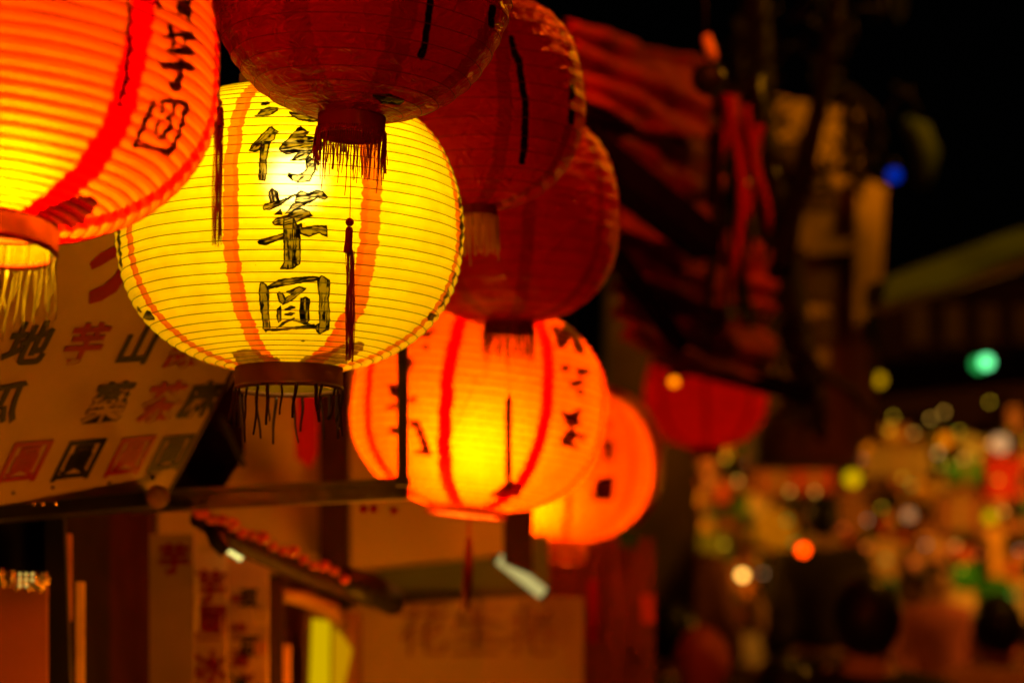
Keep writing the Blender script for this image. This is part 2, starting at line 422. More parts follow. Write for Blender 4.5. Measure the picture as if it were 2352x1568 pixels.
def build_map(nm, R, Z, Mw, ink, blot, TWd, THt, stripes, a, seed, arc, floor=.66, specks=60, nhoop=0):
    """R,Z meridian samples at texel rows, Mw: local->world matrix, returns an image"""
    u = (np.arange(TWd) + .5) / TWd; v = (np.arange(THt) + .5) / THt
    r = np.interp(v, np.linspace(0, 1, len(R)), R); z = np.interp(v, np.linspace(0, 1, len(Z)), Z)
    ang = u * 2 * np.pi - np.pi          # 0 = towards the camera (-Y), growing to the right
    X = r[:, None] * np.sin(ang)[None, :]; Y = -r[:, None] * np.cos(ang)[None, :]; Zz = np.repeat(z[:, None], TWd, 1)
    dr = np.gradient(r); dz = np.gradient(z); ln = np.hypot(dr, dz) + 1e-9
    nr = dz / ln; nz = -dr / ln
    m = np.array(Mw); o = m[:3, 3]
    def tw(x, y, zz, w): return [m[k, 0] * x + m[k, 1] * y + m[k, 2] * zz + (o[k] if w else 0) for k in range(3)]
    wx, wy, wz = tw(X, Y, Zz, True)
    nx, ny, nn = tw(nr[:, None] * np.sin(ang)[None, :], -nr[:, None] * np.cos(ang)[None, :], np.repeat(nz[:, None], TWd, 1), False)
    cx, cyy, cz = wx - CAM.x, wy - CAM.y, wz - CAM.z
    d = cyy * FWD.y + cz * FWD.z; up = cyy * UPV.y + cz * UPV.z
    PX = cx / d * FPX + W / 2; PY = H / 2 - up / d * FPX
    ok = (cx * nx + cyy * ny + cz * nn) < 0
    img = np.zeros((THt, TWd, 4), np.float32); img[..., 3] = 1
    for k, p in enumerate(ink):
        q = poly_mask(PX, PY, ok, p, 1.3, seed + 7 * k, floor=floor, grow=2.6 if a > .19 and seed == 3 else 4.6)
        if q is not None: img[..., 0][q[0]] = np.maximum(img[..., 0][q[0]], q[1])
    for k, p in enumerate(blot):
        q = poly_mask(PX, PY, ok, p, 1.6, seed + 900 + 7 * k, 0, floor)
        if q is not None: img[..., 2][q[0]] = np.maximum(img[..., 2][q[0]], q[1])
    for k, (phi, wid) in enumerate(stripes):
        sh = (ang - math.radians(phi) + np.pi) % (2 * np.pi) - np.pi
        x = r[:, None] * sh[None, :] / wid        # metric offset in stripe widths
        vv = np.repeat((v * arc / .012)[:, None], 1, 1)
        wob = .16 * (vnoise(vv * 1.3, vv * 0 + 3.3 * k, seed + k) - .5) + .10 * (vnoise(vv * 4.1, vv * 0 + 9 * k, seed + 40 + k) - .5)
        e = np.clip((.5 - np.abs(x + wob)) * 14, 0, 1)
        seam = np.exp(-((x + wob - (.34 if k % 2 else -.34)) / .13) ** 2) * .35 * e
        img[..., 1] = np.maximum(img[..., 1], np.clip(e * (1.0 if floor > .9 else .92) + seam, 0, 1))
        img[..., 2] = np.maximum(img[..., 2], .22 * seam * (vnoise(vv * 3, vv * 0 + k, seed + 70) > .55))
    for _ in range(specks):
        i = int(rng.integers(0, THt)); j = int(rng.integers(0, TWd)); s = int(rng.integers(1, 3))
        img[max(0, i - s):i + s, max(0, j - 1):j + 1, 0] = np.maximum(img[max(0, i - s):i + s, max(0, j - 1):j + 1, 0], rng.uniform(.15, .6))
    if floor > .9 and nhoop:      # the lit red lanterns have the paper doubled over each hoop
        tt = (v * nhoop) % 1.0; g_ = np.exp(-(np.minimum(tt, 1 - tt) / .13) ** 2) * .62
        img[..., 1] = np.maximum(img[..., 1], g_[:, None])
    im = bpy.data.images.new(nm, TWd, THt, alpha=False, float_buffer=False)
    im.colorspace_settings.name = 'Non-Color'
    im.pixels.foreach_set(img.ravel()); im.update(); im.pack()
    return im

def threads(n, r, ztop, lmin, lmax, rad, seed, clump=0.0, droop=.004, tail=0.0, pairs=False):
    rr = random.Random(seed); mb = MB()
    for k in range(n):
        q = 2 * math.pi * (k + rr.uniform(-.35, .35)) / n
        L = rr.uniform(lmin, lmax)
        if rr.random() < .08: L *= 1.3
        x0, y0 = r * math.cos(q), r * math.sin(q)
        dx, dy = rr.gauss(0, droop), rr.gauss(0, droop); cx, cy_ = rr.gauss(0, clump), rr.gauss(0, clump)
        pts = []
        m = 7
        for i in range(m):
            t = i / (m - 1)
            wob = math.sin(t * 7 + k) * droop * .25
            pts.append((x0 + dx * t + cx * t * t + wob, y0 + dy * t + cy_ * t * t - wob, ztop - L * t))
        rd = rad * rr.uniform(.7, 1.25)
        mb.tube(pts, [rd * (1 - .35 * i / (m - 1)) for i in range(m)], 5)
    return mb

def tassel(parent, x, y, z0, string, bead, cap, skirt, wid, mat, seed, spread=.0035, n=46, slope=0.0):
    """hanging cord, bead, wrapped neck and a skirt of threads, as parts of the lantern"""
    mb = MB(); mb.tube([(x, y, z0), (x + .0004 + slope * string / 2, y, z0 - string * .5), (x + slope * string, y, z0 - string)], .0006 * wid, 6)
    cord = mb.obj('tassel_cord', mat, parent, True)
    z = z0 - string; x += slope * string
    b = MB().sphere((x, y, z - bead), bead, 16).obj('tassel_bead', mat, parent, True)
    z -= 2 * bead
    h = cap
    prof = [(.0005, 0), (.0035 * wid, -.0008), (.0046 * wid, -.004), (.0047 * wid, -h * .55), (.0058 * wid, -h), (.0005, -h)]
    nk = MB().lathe(prof, 16, (x, y, z)).obj('tassel_neck', mat, parent, True)
    z -= h; x += slope * (h + 2 * bead)
    rr = random.Random(seed); sk = MB()
    for k in range(n):
        q = rr.uniform(0, 2 * math.pi); r0 = .0052 * wid * math.sqrt(rr.random()); L = skirt * (rr.uniform(.86, 1.0) if rr.random() < .75 else rr.uniform(.7, .95))
        s = spread * (1 if rr.random() < .5 else -.7) * wid
        pts = []
        for i in range(7):
            t = i / 6
            pts.append((x + slope * L * t + r0 * math.cos(q) + s * .7 * math.sin(min(1, t * 1.4) * 1.6) * (1 - .6 * t * t) + .0006 * math.sin(9 * t + k), y + r0 * math.sin(q), z + .002 - L * t))
        sk.tube(pts, .00055 * wid, 5)
    so = sk.obj('tassel_skirt', mat, parent, True); so['kind'] = 'stuff'
    return so

def lantern(cx, cyp, d, apx, bratio, rcr, tilt, label, group, kind, ink, blot, stripes, mats, seed, spin=0.0,
            collar_h=.024, rib=.012, rib_r=.0006, texw=1536, seg=160, scallop=.0, bulb=None, lean=0.0, specks=60, matkw=None):
    a = apx * d / FPX; b = a * bratio; rc = a * rcr
    root = empty('paper_lantern', at(cx, cyp, d), label, 'lantern', group, (math.radians(lean), math.radians(tilt), 0))
    Mw = Matrix.LocRotScale(root.location, root.rotation_euler, (1, 1, 1))
    R0, Z0, arc = superprof(a, b, rc, 600)
    nrib = max(8, int(round(arc / rib)))
    sub = 6
    n = nrib * sub + 1
    t = np.arange(n) / sub
    jr = random.Random(seed + 77); hq = [k + (jr.uniform(-.09, .09) if 0 < k < nrib else 0) for k in range(nrib + 1)]
    V = np.interp(t, np.arange(nrib + 1), hq) / nrib          # fraction of the meridian at each ring of vertices
    R = np.interp(V, np.linspace(0, 1, 600), R0); Z = np.interp(V, np.linspace(0, 1, 600), Z0)
    if scallop:   # paper stretched between the hoops is pulled slightly inwards, hoops stand proud
        dR = np.gradient(R); dZ = np.gradient(Z); ln = np.hypot(dR, dZ)
        s = -scallop * (1 - np.abs(np.cos(np.pi * t)) ** 1.0)
        if scallop < 0: pass
        R = R + s * dZ / ln; Z = Z - s * dR / ln
    yaw = math.degrees(math.atan((W / 2 - cx) / FPX)); stripes = [(p_ + yaw, w_) for p_, w_ in stripes]
    tex = build_map('print_' + str(seed), R0, Z0, Mw, ink, blot, texw, texw // 2, stripes, a, seed, arc, floor=.985 if kind != 'yellow' else .74, specks=specks, nhoop=nrib if kind == 'lit' else 0)
    verts = []; uvs = []; faces = []
    ang = np.linspace(-math.pi, math.pi, seg + 1)
    wr = random.Random(seed)
    wv = [[wr.uniform(0, 6.28) for _ in range(4)] for _ in range(3)]
    for i in range(n):
        for j in range(seg + 1):
            # thousands of tiny dents keep the outline from being a perfect curve
            al = ang[j]; dent = 0.0
            for q, f in enumerate((3, 7, 13)):
                dent += math.sin(f * al + wv[q][0] + 3 * math.sin(Z[i] / b * (2 + q) + wv[q][1])) * (.0016, .0009, .0005)[q]
            rj = R[i] + dent * (1 if apx else 1) * (R[i] / a)
            if j == seg: rj = verts[i * (seg + 1)][3]
            verts.append((rj * math.sin(al), -rj * math.cos(al), Z[i], rj))
    for i in range(n - 1):
        for j in range(seg):
            q = i * (seg + 1) + j
            faces.append((q, q + 1, q + seg + 2, q + seg + 1))
            u0, u1, v0, v1 = j / seg, (j + 1) / seg, V[i], V[i + 1]
            uvs += [(u0, v0), (u1, v0), (u1, v1), (u0, v1)]
    mk = dict(mats['paper']); mk.update(matkw or {})
    pm = paper('lantern_paper', img=tex, **mk)
    shade = mesh_obj('paper_shade', [v[:3] for v in verts], faces, pm, root, True, uvs=uvs)
    # hoops of wire: one continuous mesh
    hb = MB()
    for k in range(nrib + 1):
        i = k * sub; rr_ = R[i] + .0004; zz = Z[i]
        ns = 96; ring = []
        for j in range(ns):
            al = 2 * math.pi * j / ns - math.pi; dent = 0
            for q, f in enumerate((3, 7, 13)):
                dent += math.sin(f * al + wv[q][0] + 3 * math.sin(zz / b * (2 + q) + wv[q][1])) * (.0016, .0009, .0005)[q]
            r_ = rr_ + dent * (R[i] / a)
            for g in range(4):
                w = math.pi / 2 * g
                ring.append(((r_ + rib_r * math.cos(w)) * math.sin(al), -(r_ + rib_r * math.cos(w)) * math.cos(al), zz + rib_r * math.sin(w)))
        fs = [(j * 4 + g, j * 4 + (g + 1) % 4, ((j + 1) % ns) * 4 + (g + 1) % 4, ((j + 1) % ns) * 4 + g) for j in range(ns) for g in range(4)]
        hb.add(ring, fs)
    hoops = hb.obj('wire_hoops', mats['wire'], root, True); hoops['kind'] = 'stuff'
    # collars: open card rings
    zb, zt = Z[0], Z[-1]; th = .0015
    for nm, z0, z1 in (('bottom_collar', zb + .002, zb - collar_h), ('top_collar', zt - .002, zt + collar_h * .8)):
        prof = [(rc + .001, z0), (rc + .001, (z0 + z1) / 2), (rc + .001, z1)]
        MB().lathe(prof if z1 < z0 else prof[::-1], 64).obj(nm, mats['collar'], root, True)
    rim = MB().lathe([(rc + .0035 * math.cos(q) * .7, zb - collar_h + .003 * math.sin(q)) for q in np.linspace(0, 2 * math.pi, 9)], 64).obj('collar_rim', mats['rim'], root, True)
    # carrying wire across the top and hanging cord
    MB().tube([(-rc, 0, zt + .015), (-rc * .5, 0, zt + .05), (0, 0, zt + .07), (rc * .5, 0, zt + .05), (rc, 0, zt + .015)], .0015, 6).obj('handle_wire', mats['wire'], root, True)
    MB().tube([(0, 0, zt + .07), (0, 0, zt + .6)], .0018, 6).obj('hanging_cord', M['black'], root, True)
    info = dict(root=root, a=a, b=b, rc=rc, zb=zb, zt=zt, ch=collar_h)
    if bulb:
        bx, by, bz, br, col, st = bulb
        e = emit('bulb_glow', col, st)
        bl = MB().sphere((bx, by, bz), br, 16, (1, 1, 1.15)).obj('bulb', e, root, True)
        MB().lathe([(br * .2, br * 1.0), (br * .5, br * 1.0), (br * .48, br * 2.0), (.002, br * 2.05)], 16, (bx, by, bz)).obj('bulb_socket', M['black'], root, True)
        MB().tube([(bx, by, bz + br * 2), (bx * .5, by * .5, (bz + zt) / 2), (0, 0, zt + .05)], .0025, 6).obj('lamp_cable', M['black'], root, True)
    return info

YP = dict(trans=(1.0, .66, .0), refl=(.9, .48, .0), stripe=(.80, .10, .0), ink=(.0, .0, .0), blotch=(.15, .02, .0),
          through=.08, through_col=(1, .92, .5), through_rough=.7, gloss=.6, gloss_rough=.35)
RP = dict(trans=(.9, .068, .0), refl=(.36, .004, .0), stripe=(.75, .0, .0), ink=(.002, .0, .0), blotch=(.05, .0, .0),
          through=.34, through_col=(.8, .046, .0), through_rough=1.0, ior=1.5, gloss=.3, gloss_rough=.4)
DP = dict(trans=(.95, .003, .0), refl=(.70, .003, .0), stripe=(.62, .002, .0), ink=(.01, .001, .0), blotch=(.03, .003, .0),
          through=0, gloss=.30, gloss_rough=.3, crinkle=1.0, cscale=34, patch=.9, mixt=.5)
def card(name, outer, inner, trans):
    m, nt, out = nmat(name); N = nt.nodes.new; L = nt.links.new
    ge = N('ShaderNodeNewGeometry'); nz = N('ShaderNodeTexNoise'); nz.inputs['Scale'].default_value = 30
    tc = N('ShaderNodeTexCoord'); L(tc.outputs['Object'], nz.inputs[0])
    mr = N('ShaderNodeMapRange'); mr.inputs[1].default_value = .35; mr.inputs[2].default_value = .65; mr.inputs[3].default_value = .35; mr.inputs[4].default_value = 1.1; L(nz.outputs[0], mr.inputs[0])
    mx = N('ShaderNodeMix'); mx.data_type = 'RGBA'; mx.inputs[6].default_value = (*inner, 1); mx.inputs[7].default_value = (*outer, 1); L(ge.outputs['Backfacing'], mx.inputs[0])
    d = N('ShaderNodeBsdfDiffuse'); L(mx.outputs[2], d.inputs[0])
    v = N('ShaderNodeVectorMath'); v.operation = 'SCALE'; v.inputs[0].default_value = trans; L(mr.outputs[0], v.inputs['Scale'])
    t = N('ShaderNodeBsdfTranslucent'); L(v.outputs[0], t.inputs[0])
    ms = N('ShaderNodeMixShader'); ms.inputs[0].default_value = .5; L(d.outputs[0], ms.inputs[1]); L(t.outputs[0], ms.inputs[2])
    gl = N('ShaderNodeBsdfGlossy'); gl.inputs[0].default_value = (1, .6, .0, 1); gl.inputs[1].default_value = .35; m2 = N('ShaderNodeMixShader'); m2.inputs[0].default_value = .012
    L(ms.outputs[0], m2.inputs[1]); L(gl.outputs[0], m2.inputs[2]); L(m2.outputs[0], out.inputs[0]); return m
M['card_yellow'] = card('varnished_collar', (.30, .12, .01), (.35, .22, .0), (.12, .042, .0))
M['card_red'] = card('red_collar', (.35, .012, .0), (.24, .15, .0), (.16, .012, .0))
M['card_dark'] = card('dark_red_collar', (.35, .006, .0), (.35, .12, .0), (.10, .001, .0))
MY = dict(paper=YP, wire=M['wire'], collar=M['card_yellow'], rim=M['tape_brown'])
MR = dict(paper=RP, wire=M['wire_red'], collar=M['card_red'], rim=M['tape_red'])
MD = dict(paper=DP, wire=M['wire_red'], collar=M['card_dark'], rim=M['tape_red'])

def stripes(off, w, ws=None):
    return [(off + 45 * k, (ws or [w] * 8)[k]) for k in range(8)]

WARM = (1.0, .80, .22); WARMR = (1.0, .80, .03)
# yellow lantern, in focus
yl = lantern(668, 527, 2.85, 397, .832, .305, 0.0, 'large glowing yellow lantern in sharp focus with three black brushed characters', 'lit lanterns in the row', 'yellow',
             INK_YELLOW, BLOT_YELLOW, stripes(25.8 - 180, .023, [.022, .020, .018, .019, .026, .019, .02, .02]), MY, 1, texw=3072, seg=224,
             rib=.01195, rib_r=.00052, scallop=.0016, bulb=(.012, -.078, .040, .028, WARM, 88), specks=420)
threads(24, yl['rc'] + .001, yl['zb'] - yl['ch'], .030, .060, .0021, 3, .0015, .003).obj('soaked_fringe', M['thread_dark'], yl['root'], True)['kind'] = 'stuff'

# dark lantern in front, top centre
d0 = lantern(832, -105, 2.60, 352, 1.095, .213, 3.0, 'unlit dark red lantern at top centre with red fringe and long tassel', 'unlit dark red lanterns', 'dark',
             INK_DARK0, [], stripes(20, .03), MD, 2, texw=1536, seg=192, rib=.02, rib_r=.0004, scallop=.0012, collar_h=.020)
threads(100, d0['rc'] + .0022, d0['zb'] - d0['ch'] + .004, .030, .050, .00072, 5, .0012, .0016).obj('red_fringe', M['thread_red'], d0['root'], True)['kind'] = 'stuff'
tassel(d0['root'], -.001, 0, d0['zb'] - .002, .108 , .0046, .028, .118, .85, M['thread_red'], 4, slope=.052, n=30)

# left lit red lantern, nearest
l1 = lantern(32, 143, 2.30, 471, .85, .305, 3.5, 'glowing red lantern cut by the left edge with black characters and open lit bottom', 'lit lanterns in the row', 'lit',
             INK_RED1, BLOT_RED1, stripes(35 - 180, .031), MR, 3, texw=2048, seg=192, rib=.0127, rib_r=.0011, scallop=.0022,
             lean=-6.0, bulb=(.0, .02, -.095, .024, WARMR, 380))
threads(80, l1['rc'], l1['zb'] - l1['ch'], .035, .075, .0008, 8, .001, .003).obj('gold_fringe', M['thread_gold'], l1['root'], True)['kind'] = 'stuff'

# mid dark lantern behind
d4 = lantern(1078, 232, 3.15, 264, .96, .20, -2.0, 'dark red lantern lit sideways by the yellow one, wavy black line down it', 'unlit dark red lanterns', 'dark',
             INK_DARK4, [], stripes(62 - 180, .02), MD, 4, rib=.022, rib_r=.0004, scallop=.0012, collar_h=.015)
threads(90, d4['rc'] + .002, d4['zb'] - d4['ch'] + .003, .040, .046, .0011, 9, .0004, .0006).obj('pale_fringe', M['tape_gold'], d4['root'], True)['kind'] = 'stuff'

d5 = lantern(1169, 495, 3.60, 255, .98, .213, 0.0, 'unlit dark red lantern low in the cluster above the striped glowing lantern', 'unlit dark red lanterns', 'dark',
             [], [], stripes(10, .02), MD, 5, rib=.022, rib_r=.0004, scallop=.001, collar_h=.012)
threads(70, d5['rc'] + .002, d5['zb'] - d5['ch'] + .003, .030, .055, .0009, 19, .001, .002).obj('dark_fringe', M['thread_dark'], d5['root'], True)['kind'] = 'stuff'
tassel(d5['root'], .0, 0, d5['zb'], .105, .003, .012, .13, 1.0, M['thread_dark'], 14, spread=.001, n=24)

l6 = lantern(1098, 932, 3.85, 293, .825, .305, 6.0, 'glowing orange lantern with broad red stripes behind the square post', 'lit lanterns in the row', 'lit',
             INK_RED6, BLOT_RED6, stripes(31.7 - 180, .024), MR, 6, rib=.0127, rib_r=.0010, scallop=.0022, collar_h=.010,
             bulb=(.0, .045, -.055, .026, WARMR, 640))
l7 = lantern(1288, 1070, 5.2, 212, .83, .27, 0.0, 'smaller blurred glowing orange lantern half hidden behind the striped one', 'lit lanterns in the row', 'lit',
             INK_RED7, [], stripes(5, .012), MR, 7, rib=.0127, rib_r=.0010, scallop=.0018, collar_h=.045,
             bulb=(-.06, .03, -.06, .024, WARMR, 500))
d8 = lantern(1312, 1062, 5.75, 212, .86, .21, 0.0, 'unlit dark red lantern hidden behind the far glowing one, only a crescent showing', 'unlit dark red lanterns', 'dark',
             [], [], stripes(0, .02), MD, 8, texw=512, seg=96, rib=.022, rib_r=.0004)
d9 = lantern(1622, 900, 7.2, 142, .92, .25, 0.0, 'far bright red lantern hanging under the black roof beam', 'lit lanterns in the row', 'dark',
             [], [], stripes(0, .02), dict(MD, paper=dict(DP, trans=(.95, .006, 0), refl=(.95, .006, .0))), 9, texw=512, seg=96, rib=.022, rib_r=.0004, bulb=(0, 0, -.02, .02, WARMR, 32))  # inner bulb added to brighten this lantern

# tassel hanging from a lantern above the frame (between the left and the yellow lanterns)
u0 = empty('hanging_tassel', at(505, 150, 2.42), 'thin dark red tassel hanging between the left red lantern and the yellow lantern', 'tassel')
tassel(u0, 0, 0, .30, .335, .0035, .02, .125, 1.0, M['thread_red'], 24, spread=.001, n=26)
# ------------------------------------------------------------------ text
dg = None
def glyph_mesh(ch, size, bold=.02, thick=.0006):
    cu = bpy.data.curves.new('g', 'FONT'); cu.body = ch; cu.size = size; cu.offset = bold * size; cu.extrude = thick
    cu.align_x = 'CENTER'; cu.align_y = 'CENTER'; cu.resolution_u = 3
    o = bpy.data.objects.new('g', cu); C.objects.link(o)
    deps = bpy.context.evaluated_depsgraph_get(); deps.update()
    me = bpy.data.meshes.new_from_object(o.evaluated_get(deps))
    bpy.data.objects.remove(o); 
    # centre on its own bounding box
    if len(me.vertices):
        co = np.empty(len(me.vertices) * 3); me.vertices.foreach_get('co', co); co = co.reshape(-1, 3)
        c = (co.max(0) + co.min(0)) / 2; co -= c; me.vertices.foreach_set('co', co.ravel()); me.update()
    me.name = 'character'
    return me

def put_glyph(ch, pos, U, V, size, mat, parent, bold=.02, sx=1.0):
    """glyph lying in the plane spanned by U (right) and V (up); pos in world"""
    me = glyph_mesh(ch, size, bold); me.materials.append(mat)
    o = bpy.data.objects.new('character', me); C.objects.link(o)
    U = U.normalized(); V = (V - U * V.dot(U)).normalized(); Nn = U.cross(V)
    mw = Matrix((( U.x, V.x, Nn.x, pos.x), (U.y, V.y, Nn.y, pos.y), (U.z, V.z, Nn.z, pos.z), (0, 0, 0, 1)))
    if sx != 1.0: mw = mw @ Matrix.Diagonal((sx, 1, 1, 1))
    o.parent = parent
    o.matrix_parent_inverse = world_inv(parent)
    o.matrix_basis = mw
    return o

# ------------------------------------------------------------------ slanting shop sign at left
def cs(v): return RGT * v[0] + FWD * v[1] + UPV * v[2]
SU = cs((1, 1.3, .07)).normalized(); SV = -cs((-.5, .43, -.86)); SV = (SV - SU * SV.dot(SU)).normalized()   # SV = up the board
SN = SU.cross(SV)
if SN.dot(FWD) > 0: SN = -SN                                     # faces the viewer
S0 = at(382, 1132, 3.38)
def on_sign(px, py, off=.0):
    ray = (at(px, py, 1) - CAM); t = (S0 - CAM).dot(SN) / ray.dot(SN)
    return CAM + ray * t + SN * off
sg = empty('shop_sign', S0, 'slanted white board lettered in alternating black and red characters behind the yellow lantern', 'sign')
corner_br = S0
wS, hS = 1.0, .46
pts = [S0, S0 + SV * hS, S0 + SV * hS - SU * wS, S0 - SU * wS]
MB().slab(pts, -SN * .012).obj('board', M['white_board'], sg, world=True)
fr = MB().slab([S0 - SV * .012 + SN * .002, S0 + SN * .002, S0 - SU * wS + SN * .002, S0 - SU * wS - SV * .012 + SN * .002], -SN * .03)
fr.obj('bottom_frame', M['black'], sg, world=True)
rf_ = MB().slab([S0 + SU * .008 + SN * .001, S0 + SU * .008 + SV * hS + SN * .001, S0 + SV * hS + SN * .001, S0 + SN * .001], -SN * .03)
rf_.obj('side_frame', M['darkwood'], sg, world=True)
K, Rr = M['ink_black'], M['ink_red']
for ch, px, py, mt, sz in [('地', 66, 787, K, .072), ('芋', 196, 788, Rr, .068), ('山', 318, 792, K, .066), ('綠', 432, 800, Rr, .066),
                       ('瓜', 4, 925, K, .070), ('藥', 250, 922, K, .070), ('茶', 372, 922, Rr, .072), ('麻', 462, 915, K, .066),
                       ('圓', 56, 1060, Rr, .076), ('圓', 180, 1055, K, .076), ('圓', 298, 1047, Rr, .074), ('圓', 392, 1040, K, .070)]:
    put_glyph(ch, on_sign(px, py, .001), SU if SU.x > 0 else -SU, SV, sz, mt, sg, .013 if ch == '圓' else .024)
for st_ in ([(205,605),(228,582),(262,563),(300,556),(300,572),(262,590),(232,608),(210,618)], [(205,668),(236,655),(262,632),(280,600),(300,596),(292,632),(266,668),(232,690),(204,697)]):
    MB().slab([on_sign(x, y, .0015) for x, y in st_], -SN * .001).obj('character', Rr, sg, world=True)
for px, py in ((30, 1130), (120, 1118), (250, 1108), (352, 1098)):
    MB().sphere(on_sign(px, py, .001), .003, 8).obj('screw', M['steel'], sg, True, True)
# ------------------------------------------------------------------ posts and beams near the lanterns
b = empty('square_post', at(925, 1110, 3.45), 'square dark steel post standing in front of the striped glowing lantern', 'post')
MB().beam(at(925, 1100, 3.45), at(925, 300, 3.45), .0150, .0150).obj('upright', M['post'], b, world=True)
MB().box(at(925, 1106, 3.45), (.02, .02, .012)).obj('foot_bracket', M['post'], b, world=True)
hb = empty('horizontal_beam', at(640, 1140, 3.45), 'greasy horizontal steel beam running under the yellow lantern to the square post', 'beam')
MB().beam(at(332, 1150, 3.50), at(938, 1122, 3.50), .030, .03).obj('rail', M['steel'], hb, world=True)
MB().beam(at(300, 1176, 3.47), at(938, 1140, 3.49), .005, .008).obj('lower_lip', M['steel'], hb, world=True)
MB().beam(at(332, 1132, 3.47), at(938, 1105, 3.49), .004, .008).obj('upper_lip', M['steel'], hb, world=True)
for px, py in ((905, 1172), (858, 1168), (835, 1168)):
    MB().sphere(at(px, py, 3.47), .0065, 10).obj('bolt', M['tape_red'], hb, True, True)
lg = empty('dark_beam', at(150, 1180, 3.1), 'black wooden beam under the lower edge of the slanted sign board', 'beam')
MB().slab([at(-60, 1168, 3.1), at(330, 1128, 3.3), at(345, 1160, 3.3), at(-60, 1196, 3.1)], (0, .08, 0)).obj('timber', M['black'], lg, world=True)
MB().sphere(at(362, 1140, 3.3), .0165, 14, (1.0, .8, 1.0)).obj('end_knob', surf('dull_knob', (.22, .11, .02)), lg, True, True)
for px in (78, 98, 128):
    MB().sphere(at(px, 1156, 3.06), .0028, 8).obj('rivet', M['gold_foil'], lg, True, True)
gs = empty('interior_shade', at(470, 1100, 3.8), 'dark shade-imitating flap hanging beside the right edge of the slanted sign', 'sheet')
MB().slab([at(556, 840, 3.75), at(560, 1040, 3.75), at(500, 1145, 3.75), at(372, 1150, 3.75), at(470, 960, 3.7)], (0, .01, 0)).obj('shade_sheet', M['roof_dark'], gs, world=True)  # dark sheet stands in for the darkness of the interior
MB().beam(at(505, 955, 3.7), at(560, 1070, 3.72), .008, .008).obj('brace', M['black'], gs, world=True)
# shop front wall behind
wl = empty('shop_wall', at(820, 1290, 4.7), 'orange brown plastered upper wall of the shop behind the lanterns', 'wall')
MB().slab([at(330, 700, 4.7), at(1225, 640, 4.7), at(1225, 1262, 4.7), at(810, 1306, 4.7), at(330, 1320, 4.7)], (0, .12, 0)).obj('plaster_panel', M['plaster'], wl, world=True)
dk = empty('wall_pillar', at(765, 1300, 4.55), 'dark red brown timber pillar against the shop wall under the yellow lantern', 'pillar')
MB().slab([at(733, 500, 4.55), at(800, 500, 4.55), at(800, 1330, 4.55), at(733, 1330, 4.55)], (0, .06, 0)).obj('timber', M['darkwood'], dk, world=True)
dk2 = empty('wall_pillar', at(1190, 1300, 4.5), 'dark timber pillar hanging below the two glowing orange lanterns', 'pillar')
MB().slab([at(1156, 500, 4.5), at(1224, 500, 4.5), at(1224, 1318, 4.5), at(1156, 1290, 4.5)], (0, .06, 0)).obj('timber', M['darkwood'], dk2, world=True)
rb = empty('red_banner', at(703, 1060, 4.5), 'small dark red cloth banner on the wall beneath the yellow lantern fringe', 'banner')
MB().slab([at(678, 830, 4.5), at(729, 830, 4.5), at(729, 1040, 4.5), at(712, 1075, 4.5), at(678, 1050, 4.5)], (0, .006, 0)).obj('banner_cloth', M['redcloth'], rb, world=True)
MB().beam(at(672, 828, 4.49), at(732, 828, 4.49), .006, .006).obj('banner_rod', M['darkwood'], rb, world=True)
gw = empty('green_wall_band', at(1000, 1380, 5.0), 'dull green painted band of wall between the brown wall and the tan sign', 'wall')
MB().slab([at(700, 1270, 5.0), at(1260, 1225, 5.0), at(1260, 1372, 5.0), at(700, 1400, 5.0)], (0, .1, 0)).obj('painted_board', M['greenwall'], gw, world=True)
tw = empty('tan_shop_sign', at(1050, 1568, 4.9), 'wide tan sign panel with faint blurred characters at bottom centre', 'sign')
MB().slab([at(790, 1392, 4.9), at(1240, 1366, 4.95), at(1340, 1372, 5.0), at(1340, 1640, 5.0), at(790, 1640, 4.9)], (0, .05, 0)).obj('sign_panel', M['plaster'], tw, world=True)
for ch, px, py, sz in (('花', 972, 1450, .105), ('生', 1090, 1450, .105), ('捲', 1225, 1450, .105)):
    put_glyph(ch, at(px, py, 4.86), RGT, Vector((0, 0, 1)), sz, M['redwood'], tw, .0)
rw = empty('side_wall', at(1400, 1568, 5.6), 'reddish brown wooden side wall of the shop below the far lantern', 'wall')
for k in range(5):
    x0 = 1216 + k * 58
    MB().slab([at(x0, 1235, 5.5), at(x0 + 56, 1235, 5.5), at(x0 + 56, 1640, 5.5), at(x0, 1640, 5.5)], (0, .06, 0)).obj('plank', M['redwood'], rw, world=True)
for nm, px, y0, y1, wd, lab in (('red_ribbon', 1362, 1330, 1470, .022, 'faint red ribbon hanging on the brown side wall'), ('orange_paper', 1488, 1365, 1425, .032, 'small orange red paper lit at the end of the brown side wall'),
                            ('red_paper', 1312, 1470, 1510, .03, 'small red paper pasted low on the tan wall')):
    o = MB().slab([at(px - wd / 5.4 * FPX / 2, y0, 5.4), at(px + wd / 5.4 * FPX / 2, y0, 5.4), at(px + wd / 5.4 * FPX / 2, y1, 5.4), at(px, y1 + 8, 5.4), at(px - wd / 5.4 * FPX / 2, y1, 5.4)], (0, .004, 0)).obj(nm, M['redcloth'] if nm != 'orange_paper' else surf('orange_paper', (.7, .10, .02)))
    tag(o, lab, 'ribbon' if 'ribbon' in nm else 'paper')
tg = MB().slab([at(1420, 1215, 5.45), at(1466, 1218, 5.45), at(1464, 1258, 5.45), at(1424, 1255, 5.45)], (0, .01, 0)).obj('teal_tag', surf('teal_card', (.02, .16, .13)))
tag(tg, 'small teal card beside the lower right of the far glowing lantern', 'card')
